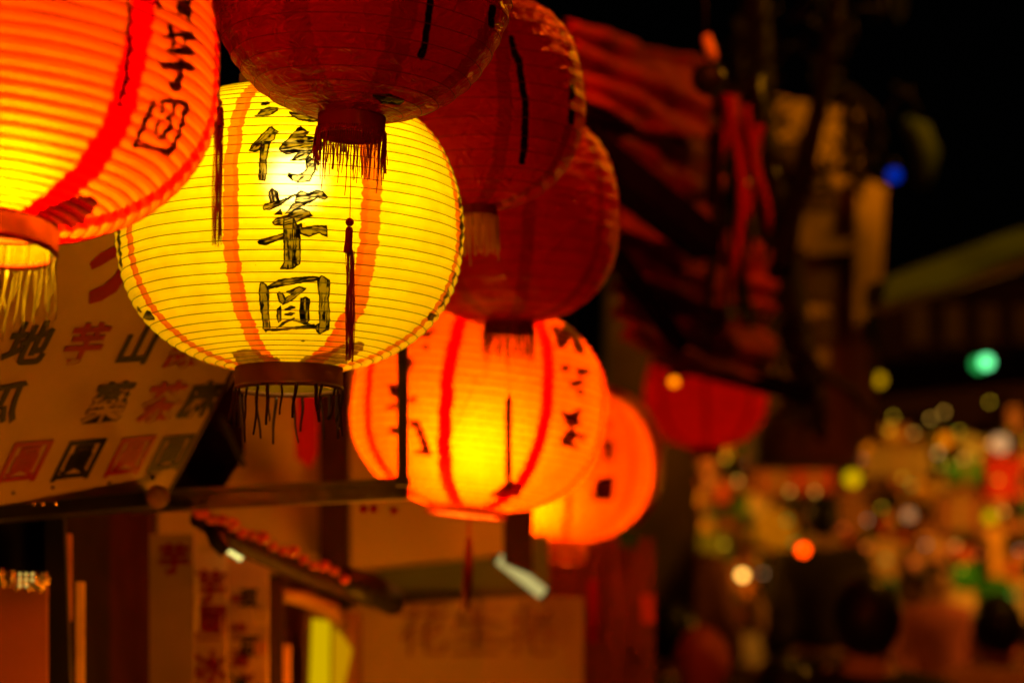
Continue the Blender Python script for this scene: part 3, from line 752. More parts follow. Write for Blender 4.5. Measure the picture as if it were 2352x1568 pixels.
# red ribbon below the striped lantern
rt = empty('red_tassel', at(1076, 1190, 3.9), 'blurred plain red tassel hanging below the striped glowing lantern', 'tassel')
MB().tube([at(1078, 1165, 3.9), at(1077, 1250, 3.9)], .0022, 8).obj('tassel_cord', M['redcloth'], rt, True, True)
MB().tube([at(1077, 1235, 3.9), at(1076, 1300, 3.9), at(1071, 1398, 3.9)], [.005, .0085, .008], 10).obj('tassel_skirt', surf('deep_red_thread', (.12, .003, .002)), rt, True, True)
dc = MB().tube([at(1096, 862, 3.55), at(1060, 950, 3.55), at(1018, 1030, 3.55)], .0008, 6).obj('slack_cord', M['thread_red'])
tag(dc, 'thin slack red cord crossing the striped glowing lantern diagonally', 'cord')

# ------------------------------------------------------------------ market stall lower left
aw = empty('awning_edge', at(650, 1280, 3.9), 'dark rolled awning edge sloping down right with its red highlights shaped as small beads', 'awning')
MB().tube([at(455, 1190, 3.6), at(560, 1250, 3.75), at(700, 1310, 3.95), at(800, 1340, 4.1), at(905, 1385, 4.25)], [.014, .018, .02, .025, .022], 14).obj('rolled_canvas', M['darkwood'], aw, True, True)
MB().tube([at(790, 1328, 4.05), at(850, 1352, 4.15), at(902, 1378, 4.2)], [.02, .03, .022], 14).obj('canvas_end', M['black'], aw, True, True)
for k in range(15):
    t = k / 14
    px = 462 + t * 330; py = 1176 + t * 148 + 6 * math.sin(k * 1.9)
    MB().sphere(at(px, py, 3.55 + t * .45), (.0085 if k % 3 else .011) * (1 - .25 * t), 10, (1.2, 1, 1)).obj('bead', surf('orange_highlight', (.85, .10 + .05 * (k % 2), .01), .3, 0, .1, coat=.5), aw, True, True)  # orange beads stand in for highlights along the lit awning edge
MB().tube([at(478, 1200, 3.6), at(500, 1245, 3.6), at(520, 1268, 3.6)], [.010, .013, .010], 10).obj('hanging_bracket', M['black'], aw, True, True)

def text_strip(name, label, quad, d, boardm, chars, group='lettered strips of the lower left stall', th=.01):
    r = empty(name, at(quad[0], quad[3], d), label, 'sign', group)
    x0, y0, x1, y1 = quad
    MB().slab([at(x0, y0, d), at(x1, y0, d), at(x1, y1, d), at(x0, y1, d)], (0, th, 0)).obj('board', boardm, r, world=True)
    for ch, px, py, sz, mt in chars:
        put_glyph(ch, at(px, py, d - .004), RGT, Vector((0, 0, 1)), sz, mt, r, .035)
    return r
text_strip('menu_board', 'tan menu board with one dark red character at its top, lower left stall', (343, 1226, 446, 1700), 3.75, M['white_board'], [('芋', 400, 1282, .050, Rr)])
text_strip('menu_strip', 'narrow orange strip with three large red characters in the lower left stall', (450, 1268, 520, 1700), 3.95, surf('orange_board', (.66, .42, .16)), [('芋', 482, 1345, .056, Rr), ('圓', 482, 1428, .060, Rr), ('冰', 480, 1530, .056, Rr)])
text_strip('menu_strip', 'orange strip with small red and black characters right of the red lettered one', (524, 1280, 616, 1700), 4.0, surf('orange_board', (.66, .42, .16)),
           [('紅', 548, 1382, .030, Rr), ('豆', 572, 1372, .032, K), ('綠', 548, 1448, .030, Rr), ('豆', 572, 1482, .036, K), ('湯', 550, 1510, .032, Rr), ('冰', 550, 1568, .034, K), ('糖', 572, 1568, .034, Rr)])
for k, (px, y0, y1, lab, col) in enumerate(((597, 1400, 1435, 'yellow price card highest of three on the orange strip', (.9, .6, .08)), (597, 1472, 1502, 'orange price card in the middle of three on the orange strip', (.8, .35, .03)), (597, 1540, 1600, 'dull yellow price card lowest of three on the orange strip', (.7, .45, .08)))):
    o = MB().slab([at(px - 14, y0, 3.97), at(px + 14, y0, 3.97), at(px + 14, y1, 3.97), at(px - 14, y1, 3.97)], (0, .003, 0)).obj('price_card', surf('price_card', col)); tag(o, lab, 'card', 'price cards on the orange strip')
o = MB().beam(at(452, 1320, 3.85), at(452, 1450, 3.85), .006, .006).obj('plastic_edge', surf('pale_plastic', (.75, .6, .5), .2)); tag(o, 'pale shiny plastic edge strip beside the red lettered menu strip', 'strip')

def board(name, x0, y0, x1, y1, d, mt, lab, cat, group=None, th=.02, x0b=None, x1b=None):
    o = MB().slab([at(x0, y0, d), at(x1, y0, d), at(x1b if x1b is not None else x1, y1, d), at(x0b if x0b is not None else x0, y1, d)], (0, th, 0)).obj(name, mt)
    return tag(o, lab, cat, group)
board('back_wall', -80, 1150, 360, 1800, 4.3, surf('dim_panel', (.045, .028, .014), .6, 0, .5, nscale=3, stretch=(8, 8, .6)), 'dim dark panel at the back of the lower left stall', 'panel')
board('post_plank', 252, 1170, 345, 1800, 4.1, surf('dark_red_plank', (.09, .022, .014), .6, 0, .3, nscale=6, stretch=(8, 8, .6)), 'dark red brown plank left of the tan menu board', 'plank')
board('orange_lath', 136, 1225, 160, 1425, 3.5, surf('orange_lath', (.60, .24, .07)), 'short orange lit lath above the longer ochre one at lower left', 'lath')
board('ochre_lath', 174, 1335, 190, 1800, 3.4, surf('ochre_lath', (.70, .40, .13)), 'long ochre lit lath standing in the lower left stall', 'lath')
board('black_post', 104, 1100, 142, 1800, 3.35, M['black'], 'thick black post at far lower left between red panel and laths', 'post', x1b=170)
board('red_curtain', -80, 1345, 106, 1800, 3.3, surf('red_brown_cloth', (.36, .11, .05), .8, 0, .25, nscale=5, bump=.6, bscale=7), 'red brown cloth panel at the bottom left corner', 'panel')
board('dark_box', -80, 1150, 104, 1312, 3.4, M['black'], 'black box above the glittering gold band at lower left', 'box', th=.1)
gl = empty('gold_band', at(50, 1345, 3.25), 'crumpled shiny gold foil band with glints set in as glowing dots above the red cloth', 'foil')
gm = MB()
for k in range(14):
    px = -20 + k * 9.5; gm.sphere(at(px, 1326 + 9 * math.sin(k * 2.3) + k * .8, 3.25), .009, 8, (.8, .6, 1.3))
gm.obj('foil', M['gold_foil'], gl, False, True)
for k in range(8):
    MB().sphere(at(46 + (k % 3) * 14, 1318 + (k // 3) * 13, 3.23), .0028, 8).obj('glint_dot', emit('glint_glow', (.9, .62, .12), .7), gl, True, True)  # small glowing dots imitate glints on the foil
yp = empty('light_box', at(755, 1568, 4.6), 'glowing yellow light box panels in the stall beneath the sloping awning', 'light box')
MB().slab([at(716, 1420, 4.6), at(758, 1424, 4.6), at(754, 1700, 4.6), at(706, 1700, 4.6)], (0, .02, 0)).obj('lit_panel', M['panel_glow'], yp, world=True)
MB().slab([at(766, 1430, 4.6), at(808, 1490, 4.6), at(775, 1640, 4.6), at(762, 1640, 4.6)], (0, .02, 0)).obj('lit_panel', emit('panel_glow_dim', (1.0, .45, .0), .5), yp, world=True)
MB().slab([at(700, 1405, 4.62), at(830, 1405, 4.62), at(830, 1700, 4.62), at(700, 1700, 4.62)], (0, .03, 0)).obj('box_back', M['redwood'], yp, world=True)
board('stall_divider', 618, 1330, 650, 1800, 4.2, M['darkwood'], 'dark red stall divider right of the price cards', 'divider')
board('brown_shelf_side', 652, 1330, 720, 1800, 4.8, M['redwood'], 'brown wooden shelf side left of the glowing panels', 'panel')
board('narrow_strip', 652, 1480, 666, 1800, 4.4, surf('orange_lath2', (.70, .28, .06)), 'narrow orange strip right of the dark stall divider', 'strip')
board('olive_partition', 640, 1250, 960, 1470, 5.3, surf('olive_back', (.30, .24, .10), .8, 0, .3, nscale=3), 'olive back board seen under the rolled awning', 'panel')
cv = MB().tube([at(640, 1365, 4.3), at(700, 1375, 4.35), at(760, 1400, 4.4), at(785, 1440, 4.45)], [.012, .014, .018, .010], 10).obj('curved_pipe', surf('tan_pipe', (.32, .18, .04), .5)); cv.data.shade_smooth(); tag(cv, 'curved tan pipe below the dark awning edge', 'pipe')
gt = empty('small_lamp', at(545, 1265, 3.9), 'small greenish white lamp glowing just under the red highlight beads', 'lamp')
MB().tube([at(526, 1252, 3.9), at(560, 1275, 3.9)], .011, 12).obj('lamp_tube', M['tube'], gt, True, True)
MB().tube([at(516, 1246, 3.9), at(526, 1252, 3.9)], .012, 12).obj('lamp_cap', M['black'], gt, True, True)
ft = empty('fluorescent_lamp', at(1196, 1320, 4.8), 'pale green white fluorescent tube slanting below the dark pillar', 'lamp')
MB().tube([at(1146, 1280, 4.75), at(1248, 1362, 4.75)], .0125, 12).obj('glass_tube', emit('tube_glow2', (.75, .62, .20), .7), ft, True, True)
MB().tube([at(1138, 1274, 4.75), at(1146, 1280, 4.75)], .014, 12).obj('end_cap', M['post'], ft, True, True)
MB().tube([at(1248, 1362, 4.75), at(1256, 1368, 4.75)], .014, 12).obj('end_cap', M['post'], ft, True, True)

# ------------------------------------------------------------------ upper right: awnings, beams, tree, house
def cloth(name, A, B, Cc, D, mat, parent, amp, seed, nx=40, ny=26, folds=5.0):
    A, B, Cc, D = map(Vector, (A, B, Cc, D)); rr_ = random.Random(seed); ph = [rr_.uniform(0, 6.3) for _ in range(8)]
    nrm_ = (B - A).cross(D - A).normalized(); vs = []; fs = []
    for j in range(ny + 1):
        for i in range(nx + 1):
            u = i / nx; v = j / ny
            p = (A * (1 - u) + B * u) * (1 - v) + (D * (1 - u) + Cc * u) * v
            q = math.sin(folds * 2 * v * (1 + .3 * math.sin(3 * u + ph[0])) * 3.14 + ph[1] + 2.2 * u) + .6 * math.sin(9 * u + 7 * v + ph[2]) + .4 * math.sin(23 * v - 6 * u + ph[3]) + .3 * math.sin(31 * u + ph[4])
            edge = 1.0 + .5 * math.sin(14 * u + ph[5]) * (v > .97)
            vs.append(p + nrm_ * amp * q * edge + Vector((0, 0, -.10 * math.sin(math.pi * u) * (.4 + v) * amp * 20 * .3)))
    for j in range(ny):
        for i in range(nx):
            a = j * (nx + 1) + i; fs.append((a, a + 1, a + nx + 2, a + nx + 1))
    o = mesh_obj(name, vs, fs, mat, parent, True, world=bool(parent))
    md = o.modifiers.new('thick', 'SOLIDIFY'); md.thickness = .006
    return o
ra = empty('red_awning', at(1480, 300, 5.0), 'upper crumpled dark red cloth awning behind the dark lanterns', 'awning')
cloth('upper_cloth', at(1290, 50, 4.8), at(1612, 140, 5.9), at(1635, 330, 5.8), at(1290, 220, 4.7), M['redsheet'], ra, .013, 3, folds=2.5)
cloth('middle_cloth', at(1290, 175, 4.95), at(1625, 260, 6.0), at(1645, 470, 5.9), at(1290, 350, 4.85), M['redsheet2'], ra, .013, 4, folds=3.5)
cloth('lower_cloth', at(1300, 290, 5.05), at(1635, 400, 6.1), at(1650, 640, 6.0), at(1300, 430, 4.95), M['redsheet'], ra, .013, 5, folds=2.2)
rl = empty('red_awning', at(1500, 700, 5.5), 'lower sagging red cloth awning under the long black beam', 'awning')
cloth('upper_cloth', at(1370, 425, 5.5), at(1760, 560, 6.6), at(1770, 720, 6.5), at(1400, 620, 5.4), M['redsheet'], rl, .013, 6, folds=2.0)
cloth('lower_cloth', at(1400, 600, 5.7), at(1765, 690, 6.8), at(1770, 880, 6.7), at(1440, 810, 5.6), M['redsheet2'], rl, .013, 7, folds=3.0)
for p, q, w, h, d1, d2, lab in (((1330, 330), (1622, 560), .062, .06, 4.3, 4.9, 'thick black beam slanting across the red awnings'),
                            ((1395, 560), (1560, 790), .035, .04, 4.8, 5.2, 'thinner dark strut below the thick black beam'),
                            ((1520, 815), (1850, 905), .050, .05, 6.2, 6.8, 'dark roof beam above the far red lantern')):
    o = MB().beam(at(*p, d1), at(*q, d2), w, h).obj('roof_beam', M['roof_dark']); tag(o, lab, 'beam', 'dark roof beams')
db = empty('light_fitting', at(1627, 179, 4.8), 'round black lamp fitting with a pale slanted stem at upper centre right', 'fitting')
MB().sphere(at(1627, 182, 4.8), .034, 18).obj('housing', M['black'], db, True, True)
MB().tube([at(1622, 80, 4.8), at(1630, 112, 4.8), at(1640, 140, 4.8)], [.008, .013, .010], 10).obj('stem', surf('pale_stem', (.75, .45, .15), .4), db, True, True)
MB().tube([at(1618, -60, 4.8), at(1622, 80, 4.8)], .003, 6).obj('cord', M['black'], db, True, True)
rs = empty('red_streamers', at(1680, 400, 5.6), 'tangle of red and black cloth streamers hanging right of the red awnings', 'streamers')
rr = random.Random(5)
for k in range(16):
    x = 1635 + k * 8.5 + rr.uniform(-6, 6); y0 = 180 + rr.uniform(-20, 240); y1 = y0 + rr.uniform(160, 430); w_ = rr.uniform(6, 15); dd = 5.4 + .03 * (k * 5 % 16)
    L_, R_s = [], []
    for i in range(9):
        t = i / 8; yy_ = y0 + (y1 - y0) * t; sx = 12 * math.sin(t * 5 + k * 1.7) + 8 * t * math.sin(k)
        L_.append(at(x + sx - w_ * (1 - .5 * t), yy_, dd)); R_s.append(at(x + sx + w_ * (1 - .5 * t), yy_ + 4, dd + .03 * math.sin(t * 6 + k)))
    mb_ = MB(); n9 = 9
    mb_.add(L_ + R_s, [(i, i + 1, i + 1 + n9, i + n9) for i in range(8)])
    o_ = mb_.obj('streamer', M['redcloth'] if k % 3 == 1 else M['black'], rs, True, world=True); md = o_.modifiers.new('thick', 'SOLIDIFY'); md.thickness = .005
o = MB().beam(at(1644, 300, 5.2), at(1636, 470, 5.2), .028, .03).obj('dark_bracket', M['roof_dark']); tag(o, 'short dark bracket between the red awnings and red streamers', 'bracket')
# ochre house
hs = empty('ochre_house', at(1890, 950, 9.5), 'tall ochre plastered house front behind the bare dark tree', 'building')
D9 = 9.5
MB().slab([at(1740, 215, D9), at(1975, 255, D9), at(1975, 1060, D9), at(1740, 1060, D9)], (0, .4, 0)).obj('wall', M['plaster2'], hs, world=True)
MB().slab([at(1970, 400, D9 - .12), at(2036, 430, D9 - .12), at(2006, 1010, D9 - .12), at(1955, 1010, D9 - .12)], (0, .35, 0)).obj('corner_pilaster', M['plaster2'], hs, world=True)
MB().slab([at(1850, 555, D9 - .1), at(1990, 545, D9 - .1), at(1990, 575, D9 - .1), at(1850, 585, D9 - .1)], (0, .09, 0)).obj('ledge', M['plaster2'], hs, world=True)
for x0, y0, x1, y1 in ((1765, 320, 1835, 420), (1860, 430, 1935, 480), (1855, 620, 1925, 690), (1870, 720, 1930, 790)):
    w = MB().slab([at(x0, y0, D9 - .02), at(x1, y0, D9 - .02), at(x1, y1, D9 - .02), at(x0, y1, D9 - .02)], (0, .015, 0)).obj('window', surf('dark_glass', (.08, .045, .012), .5), hs, world=True)
    fr = MB()
    for p in (((x0, y0), (x1, y0)), ((x0, y1), (x1, y1)), ((x0, y0), (x0, y1)), ((x1, y0), (x1, y1)), (((x0 + x1) / 2, y0), ((x0 + x1) / 2, y1))):
        fr.beam(at(*p[0], D9 - .04), at(*p[1], D9 - .04), .02, .02)
    f = fr.obj('frame', M['darkwood']); f.parent = w; f.matrix_parent_inverse = world_inv(hs)
# bare tree
tr = empty('hanging_vine', at(1745, 300, 7.6), 'tangled black vine with dead leaves hanging in front of the ochre house', 'vine')
MB().tube([at(1888, 1012, 7.6), at(1872, 930, 7.6), at(1835, 830, 7.6), at(1800, 640, 7.6), at(1770, 480, 7.6), at(1745, 300, 7.6), at(1735, 60, 7.6), at(1730, -160, 7.6)],
          [.014, .034, .052, .062, .058, .05, .045, .045], 12).obj('main_stem', M['bark'], tr, True, True)
for path, r0 in ((((1795, 620), (1815, 500), (1850, 370), (1885, 230), (1915, 60), (1930, -80)), .044), (((1820, 410), (1880, 392), (1955, 380)), .018),
                 (((1740, 330), (1770, 365), (1800, 400), (1820, 430)), .028), (((1950, 230), (1945, 300), (1955, 380), (1985, 430)), .022),
                 (((1880, 240), (1960, 215), (2010, 260), (2030, 330)), .016), (((1850, 800), (1890, 860), (1960, 900), (2000, 960)), .02),
                 (((1760, 440), (1735, 380), (1700, 330), (1660, 250)), .02), (((1750, 300), (1700, 180), (1690, 40)), .018),
                 (((1770, 500), (1750, 620), (1768, 760), (1800, 900)), .02), (((1800, 640), (1740, 700), (1725, 820), (1742, 940)), .015)):
    MB().tube([at(x, y, 7.5) for x, y in path], [r0 * (1 - .6 * i / len(path)) for i in range(len(path))], 10).obj('branch', M['bark'], tr, True, True)
lf = MB(); tw_ = MB()
spots = [(1700, 200, 60, 160), (1770, 380, 45, 180), (1790, 620, 38, 170), (1820, 820, 45, 110), (1905, 140, 45, 160), (1960, 330, 45, 90), (1850, 430, 40, 60), (1850, 940, 36, 60)]
for k in range(750):
    c_ = spots[k % len(spots)]
    p = at(rr.gauss(c_[0], c_[2] * .6), rr.gauss(c_[1], c_[3] * .55), 7.4 + rr.uniform(0, .35)); s_ = rr.uniform(.012, .032)
    a = Vector((rr.gauss(0, 1), rr.gauss(0, 1), rr.gauss(0, 1))).normalized(); b_ = a.cross(Vector((rr.gauss(0, 1), rr.gauss(0, 1), rr.gauss(0, 1)))).normalized()
    lf.add([p - a * s_, p + b_ * s_ * .45, p + a * s_, p - b_ * s_ * .45], [(0, 1, 2, 3)])
fo = lf.obj('dead_leaves', M['bark'], tr, False, True); fo['kind'] = 'stuff'
for k in range(30):
    x = rr.uniform(1690, 2060); y = rr.uniform(-20, 420); a = rr.uniform(0, 6.28); L = rr.uniform(40, 110)
    tw_.tube([at(x, y, 7.5), at(x + L * .5 * math.cos(a), y + L * .5 * math.sin(a), 7.45), at(x + L * math.cos(a + .3), y + L * math.sin(a + .3), 7.5)], [.007, .005, .002], 5)
tw_.obj('twigs', M['bark'], tr, True, True)['kind'] = 'stuff'
for px, lab in ((1903, 'dim green pennant at the top edge above the ochre house, left one'), (2068, 'dim green pennant at the top edge, right of the other one')):
    gp = empty('green_pennant', at(px, -30, 7.9), lab, 'pennant')
    MB().slab([at(px - 22, -30, 7.9), at(px + 22, -30, 7.9), at(px + 14, 30, 7.9), at(px, 50, 7.9), at(px - 14, 30, 7.9)], (0, .01, 0)).obj('cloth', surf('green_cloth', (.06, .16, .01)), gp, world=True)
    MB().tube([at(px - 40, -34, 7.9), at(px + 40, -34, 7.9)], .004, 6).obj('string', M['black'], gp, True, True)
# green canopies and far dark building, right
gc = empty('green_canopy', at(2190, 560, 8.8), 'pale green tarpaulin canopy rising to the right edge', 'canopy')
MB().slab([at(2035, 640, 8.6), at(2360, 520, 9.2), at(2400, 560, 9.0), at(2200, 650, 8.7), at(2030, 700, 8.5)], (0, .5, .06)).obj('tarpaulin', M['greensheet'], gc, world=True)
MB().beam(at(2010, 712, 8.5), at(2400, 590, 9.0), .03, .03).obj('pole', M['darkwood'], gc, world=True)
gcv = MB().tube([at(2075, 275, 8.8), at(2110, 300, 8.8), at(2128, 350, 8.8), at(2120, 430, 8.8)], [.02, .045, .05, .03], 12).obj('green_leaf_sign', M['greensheet']); gcv.data.shade_smooth(); tag(gcv, 'curved green sign arm beside the blue lamp', 'sign')
def bulb_thing(name, label, px, py, d, r, col, st, group=None, cat='lamp', shade=True):
    r0 = empty(name, at(px, py, d), label, cat, group)
    MB().sphere((0, 0, 0), r, 14).obj('bulb', emit('lamp_glow', col, st), r0, True)
    MB().lathe([(r * .5, r * .85), (r * .6, r * 1.8), (r * .4, r * 2.2), (.001, r * 2.2)], 12).obj('socket', M['black'], r0, True)
    return r0
GB = 'coloured lamps in the far street'
bulb_thing('blue_lamp', 'small deep blue lamp glowing at upper right', 2054, 402, 8.5, .024, (.0, .04, .7), .6, GB)
bulb_thing('green_lamp', 'bright mint green lamp at the right, the brighter of two', 2266, 831, 9, .026, (.16, 1.0, .34), 2.2, GB)
bulb_thing('green_lamp', 'dim green lamp just left of the bright mint one', 2248, 836, 9.4, .030, (.03, .55, .10), .9, GB)
bulb_thing('amber_lamp', 'sharp round pale amber lamp below the far red lantern', 1705, 1320, 11, .018, (1, .50, .08), 6.0, GB)
bulb_thing('red_lamp', 'bright red orange lamp beside the tall dark person', 1845, 1262, 10.5, .020, (1, .05, .0), 9.0, GB)
bulb_thing('orange_lamp', 'orange lamp on the left side of the far red lantern', 1548, 876, 6.5, .012, (1, .22, .0), 2.6, GB)
for px, py, r, col, st, lab in ((1764, 1040, .04, (1, .50, .08), 1.5, 'amber lamp right below the far red lantern'),
                           (1916, 1030, .04, (.60, .42, .0), 1.3, 'upper olive yellow lamp in the market row'),
                           (1958, 1098, .038, (.70, .42, .0), 1.3, 'lower olive yellow lamp in the market row'),
                           (1990, 1022, .03, (.8, .16, .0), .9, 'small orange lamp right of the olive ones'),
                           (2019, 872, .03, (.55, .28, .0), 1.3, 'dim amber lamp at the foot of the ochre house'),
                           (2171, 1010, .035, (.85, .18, .0), 1.2, 'orange lamp over the green goods at right'),
                           (2298, 1018, .045, (.75, .36, .14), 1.0, 'pinkish white lamp above the red cloth at right'),
                           (2088, 1182, .03, (.62, .24, .08), 1.1, 'pink lamp in the middle of the right hand stalls'),
                           (2274, 1187, .032, (.6, .38, .0), 1.2, 'olive lamp under the red cloth at right'),
                           (1529, 1471, .022, (.30, .18, .05), 1.0, 'dim grey round lamp low behind the orange jacket')):
    bulb_thing('market_lamp', lab, px, py, 12.0, r, col, st, 'round lamps of the night market')

# far dark backdrop buildings
def wallbox(name, x0, y0, x1, y1, d, mt, lab, th=.5):
    r0 = empty(name, at((x0 + x1) / 2, y1, d), lab, 'building')
    MB().slab([at(x0, y0, d), at(x1, y0, d), at(x1, y1, d), at(x0, y1, d)], (0, th, 0)).obj('wall', mt, r0, world=True)
    return r0
fb = wallbox('dark_house', 2010, 640, 2700, 1000, 13, surf('brown_house_wall', (.022, .006, .002), .8, 0, .4, nscale=2), 'dark brown house front right of the ochre house')
for x in (2090, 2170, 2250, 2330):
    MB().slab([at(x, 700, 12.9), at(x + 45, 700, 12.9), at(x + 45, 790, 12.9), at(x, 790, 12.9)], (0, .05, 0)).obj('window', surf('dark_glass', (.08, .045, .012), .5), fb, world=True)
MB().slab([at(1980, 860, 12.6), at(2700, 800, 12.6), at(2700, 850, 12.2), at(1980, 915, 12.2)], (0, .4, .1)).obj('roof', M['roof_dark'], fb, world=True)
wb = wallbox('market_arcade', 1380, 980, 2700, 1700, 16, surf('arcade_wall', (.42, .24, .06), .85, 0, .7, nscale=2.2), 'brown arcade wall closing the end of the market street')
for k in range(7):
    x = 1420 + k * 150
    MB().slab([at(x, 1130, 15.85), at(x + 60, 1130, 15.85), at(x + 60, 1640, 15.85), at(x, 1640, 15.85)], (0, .1, 0)).obj('doorway', surf('shop_opening', (.10, .05, .015)), wb, world=True)
wbx = wallbox('grey_building', 1400, 640, 1600, 1500, 9.3, surf('grey_brown_wall', (.16, .11, .07), .85, 0, .5, nscale=3), 'dim grey brown building right of the glowing lanterns')
MB().slab([at(1470, 900, 9.25), at(1500, 900, 9.25), at(1500, 1150, 9.25), at(1470, 1150, 9.25)], (0, .03, 0)).obj('downpipe', M['steel'], wbx, world=True)

# ------------------------------------------------------------------ street: flat, then steps climbing
steps = [(-60, 0)]
def ground(y):
    if y < 9.3: return 0.0
    return min(5, int((y - 9.3) / .55) + 1) * .13
mb = MB()
prev = 0; y = -20.0
edges = [-20, 9.3] + [9.3 + .55 * k for k in range(1, 5)] + [60]
for i in range(len(edges) - 1):
    y0, y1 = edges[i], edges[i + 1]; z = 0 if i == 0 else i * .13
    mb.add([(-3.2, y0, z), (5.2, y0, z), (5.2, y1, z), (-3.2, y1, z)], [(0, 1, 2, 3)])
    if i: mb.add([(-3.2, y0, z - .13), (5.2, y0, z - .13), (5.2, y0, z), (-3.2, y0, z)], [(0, 1, 2, 3)])
st = mb.obj('street', M['stone']); st['kind'] = 'structure'
gr = MB().add([(-300, -300, -.006), (300, -300, -.006), (300, 300, -.006), (-300, 300, -.006)], [(0, 1, 2, 3)]).obj('ground', M['asphalt']); gr['kind'] = 'structure'

# ------------------------------------------------------------------ people
def person(px, py_top, d, label, coat, hairm, face, pose=0, wide=1.0, group='people in the night market'):
    top = at(px, py_top, d); gz = ground(top.y); Hh = top.z - gz; s = Hh / 1.72
    r0 = empty('person', (top.x, top.y, gz), label, 'person', group, (0, 0, face))
    J = dict(pel=(0, 0, .95), sp=(0, .01, 1.12), ch=(0, .01, 1.32), nb=(0, 0, 1.46), nk=(0, -.005, 1.52), hd=(0, -.01, 1.62), ht=(0, -.005, 1.685),
             ls=(-.17, 0, 1.41), le=(-.24, -.02, 1.13), lw=(-.22, -.16, .93), lh=(-.21, -.22, .86), rs=(.17, 0, 1.41), re=(.24, -.02, 1.13), rw=(.22, -.14, .92), rh=(.21, -.19, .85),
             lp=(-.095, 0, .90), lk=(-.10, -.03, .50), la=(-.10, .02, .09), lt=(-.11, -.14, .03), rp=(.095, 0, .90), rk=(.11, -.01, .50), ra=(.11, .06, .09), rt=(.12, -.10, .03))
    R = dict(pel=.15, sp=.135, ch=.155, nb=.075, nk=.052, hd=.088, ht=.06, ls=.065, le=.045, lw=.03, lh=.035, rs=.065, re=.045, rw=.03, rh=.035,
             lp=.085, lk=.058, la=.04, lt=.04, rp=.085, rk=.058, ra=.04, rt=.04)
    if pose == 1: J.update(rw=(.20, -.26, 1.20), rh=(.17, -.32, 1.26))
    ed = ['pel sp', 'sp ch', 'ch nb', 'nb nk', 'nk hd', 'hd ht', 'nb ls', 'ls le', 'le lw', 'lw lh', 'nb rs', 'rs re', 're rw', 'rw rh', 'pel lp', 'lp lk', 'lk la', 'la lt', 'pel rp', 'rp rk', 'rk ra', 'ra rt']
    def skin(name, keys, mat, grow, parent):
        ks = list(J) if keys is None else keys
        E = [tuple(e.split()) for e in ed if all(k in ks for k in e.split())]
        me = bpy.data.meshes.new(name); me.from_pydata([Vector(J[k]) * s for k in ks], [(ks.index(a), ks.index(b_)) for a, b_ in E], [])
        o = bpy.data.objects.new(name, me); C.objects.link(o)
        sm = o.modifiers.new('Skin', 'SKIN'); sm.use_smooth_shade = True
        for i, k in enumerate(ks):
            q = (R[k] + grow) * s; wx = 1.15 * wide if k in ('pel', 'sp', 'ch') else 1
            me.skin_vertices[0].data[i].radius = (q * wx, q * (.75 if k in ('pel', 'sp', 'ch') else 1))
            me.skin_vertices[0].data[i].use_root = (i == 0)
        sd = o.modifiers.new('Sub', 'SUBSURF'); sd.levels = 1; sd.render_levels = 2
        me.materials.append(mat); o.parent = parent; return o
    body = skin('body', None, M['skin'], 0, r0)
    skin('coat', ['pel', 'sp', 'ch', 'nb', 'nk', 'ls', 'le', 'lw', 'rs', 're', 'rw'], coat, .032, r0)
    skin('trousers', ['pel', 'lp', 'lk', 'la', 'rp', 'rk', 'ra'], M['black'], .014, r0)
    hm = MB().sphere((0, .018 * s, 1.645 * s), .104 * s, 20, (.88, 1.02, 1.08)); 
    hm.obj('hair', hairm, r0, True)
    fm = MB().sphere((0, -.035 * s, 1.615 * s), .078 * s, 16, (.9, .95, 1.2)).sphere((0, -.112 * s, 1.60 * s), .013 * s, 8).obj('face', M['skin'], r0, True)
    for sx in (-1, 1): MB().sphere((sx * .03 * s, -.104 * s, 1.63 * s), .010 * s, 8).obj('eye', M['black'], r0, True)
    return r0
person(1887, 1150, 12.0, 'tall person with black hair and olive jacket walking away in the middle of the crowd', surf('olive_jacket', (.03, .02, .008), .8), M['hair'], math.pi, 0, 1.25)
person(1556, 1162, 11.6, 'person with black hair and brown coat near the left edge of the crowd', surf('brown_coat', (.20, .07, .03), .8), M['hair'], math.pi - .4)
person(1990, 1352, 6.6, 'nearest person of the crowd, large black haired head at bottom right centre', surf('black_coat', (.015, .012, .01), .8), M['hair'], math.pi, 0, 1.0)
person(1534, 1402, 8.6, 'black haired person low behind the orange jacket, bottom centre', surf('dark_coat', (.03, .02, .014), .8), M['hair'], math.pi + .2)
person(1612, 1462, 7.4, 'person in an orange hooded jacket at the bottom centre', surf('orange_jacket', (.55, .12, .02), .8), surf('orange_hood', (.55, .12, .02), .8), math.pi, 0, 1.2)
person(2285, 1385, 8.8, 'black haired person in a rust brown shirt at the bottom right corner', surf('rust_shirt', (.28, .09, .03), .8), M['hair'], math.pi + .3)
person(1795, 1525, 7.2, 'short black haired person at the bottom edge beside the amber jar', surf('grey_shirt', (.10, .08, .06), .8), M['hair'], math.pi)
person(2150, 1300, 11.6, 'person with a dull pink shirt facing the camera right of the nearest head', surf('pink_shirt', (.34, .09, .10), .8), M['hair'], .2, 1)

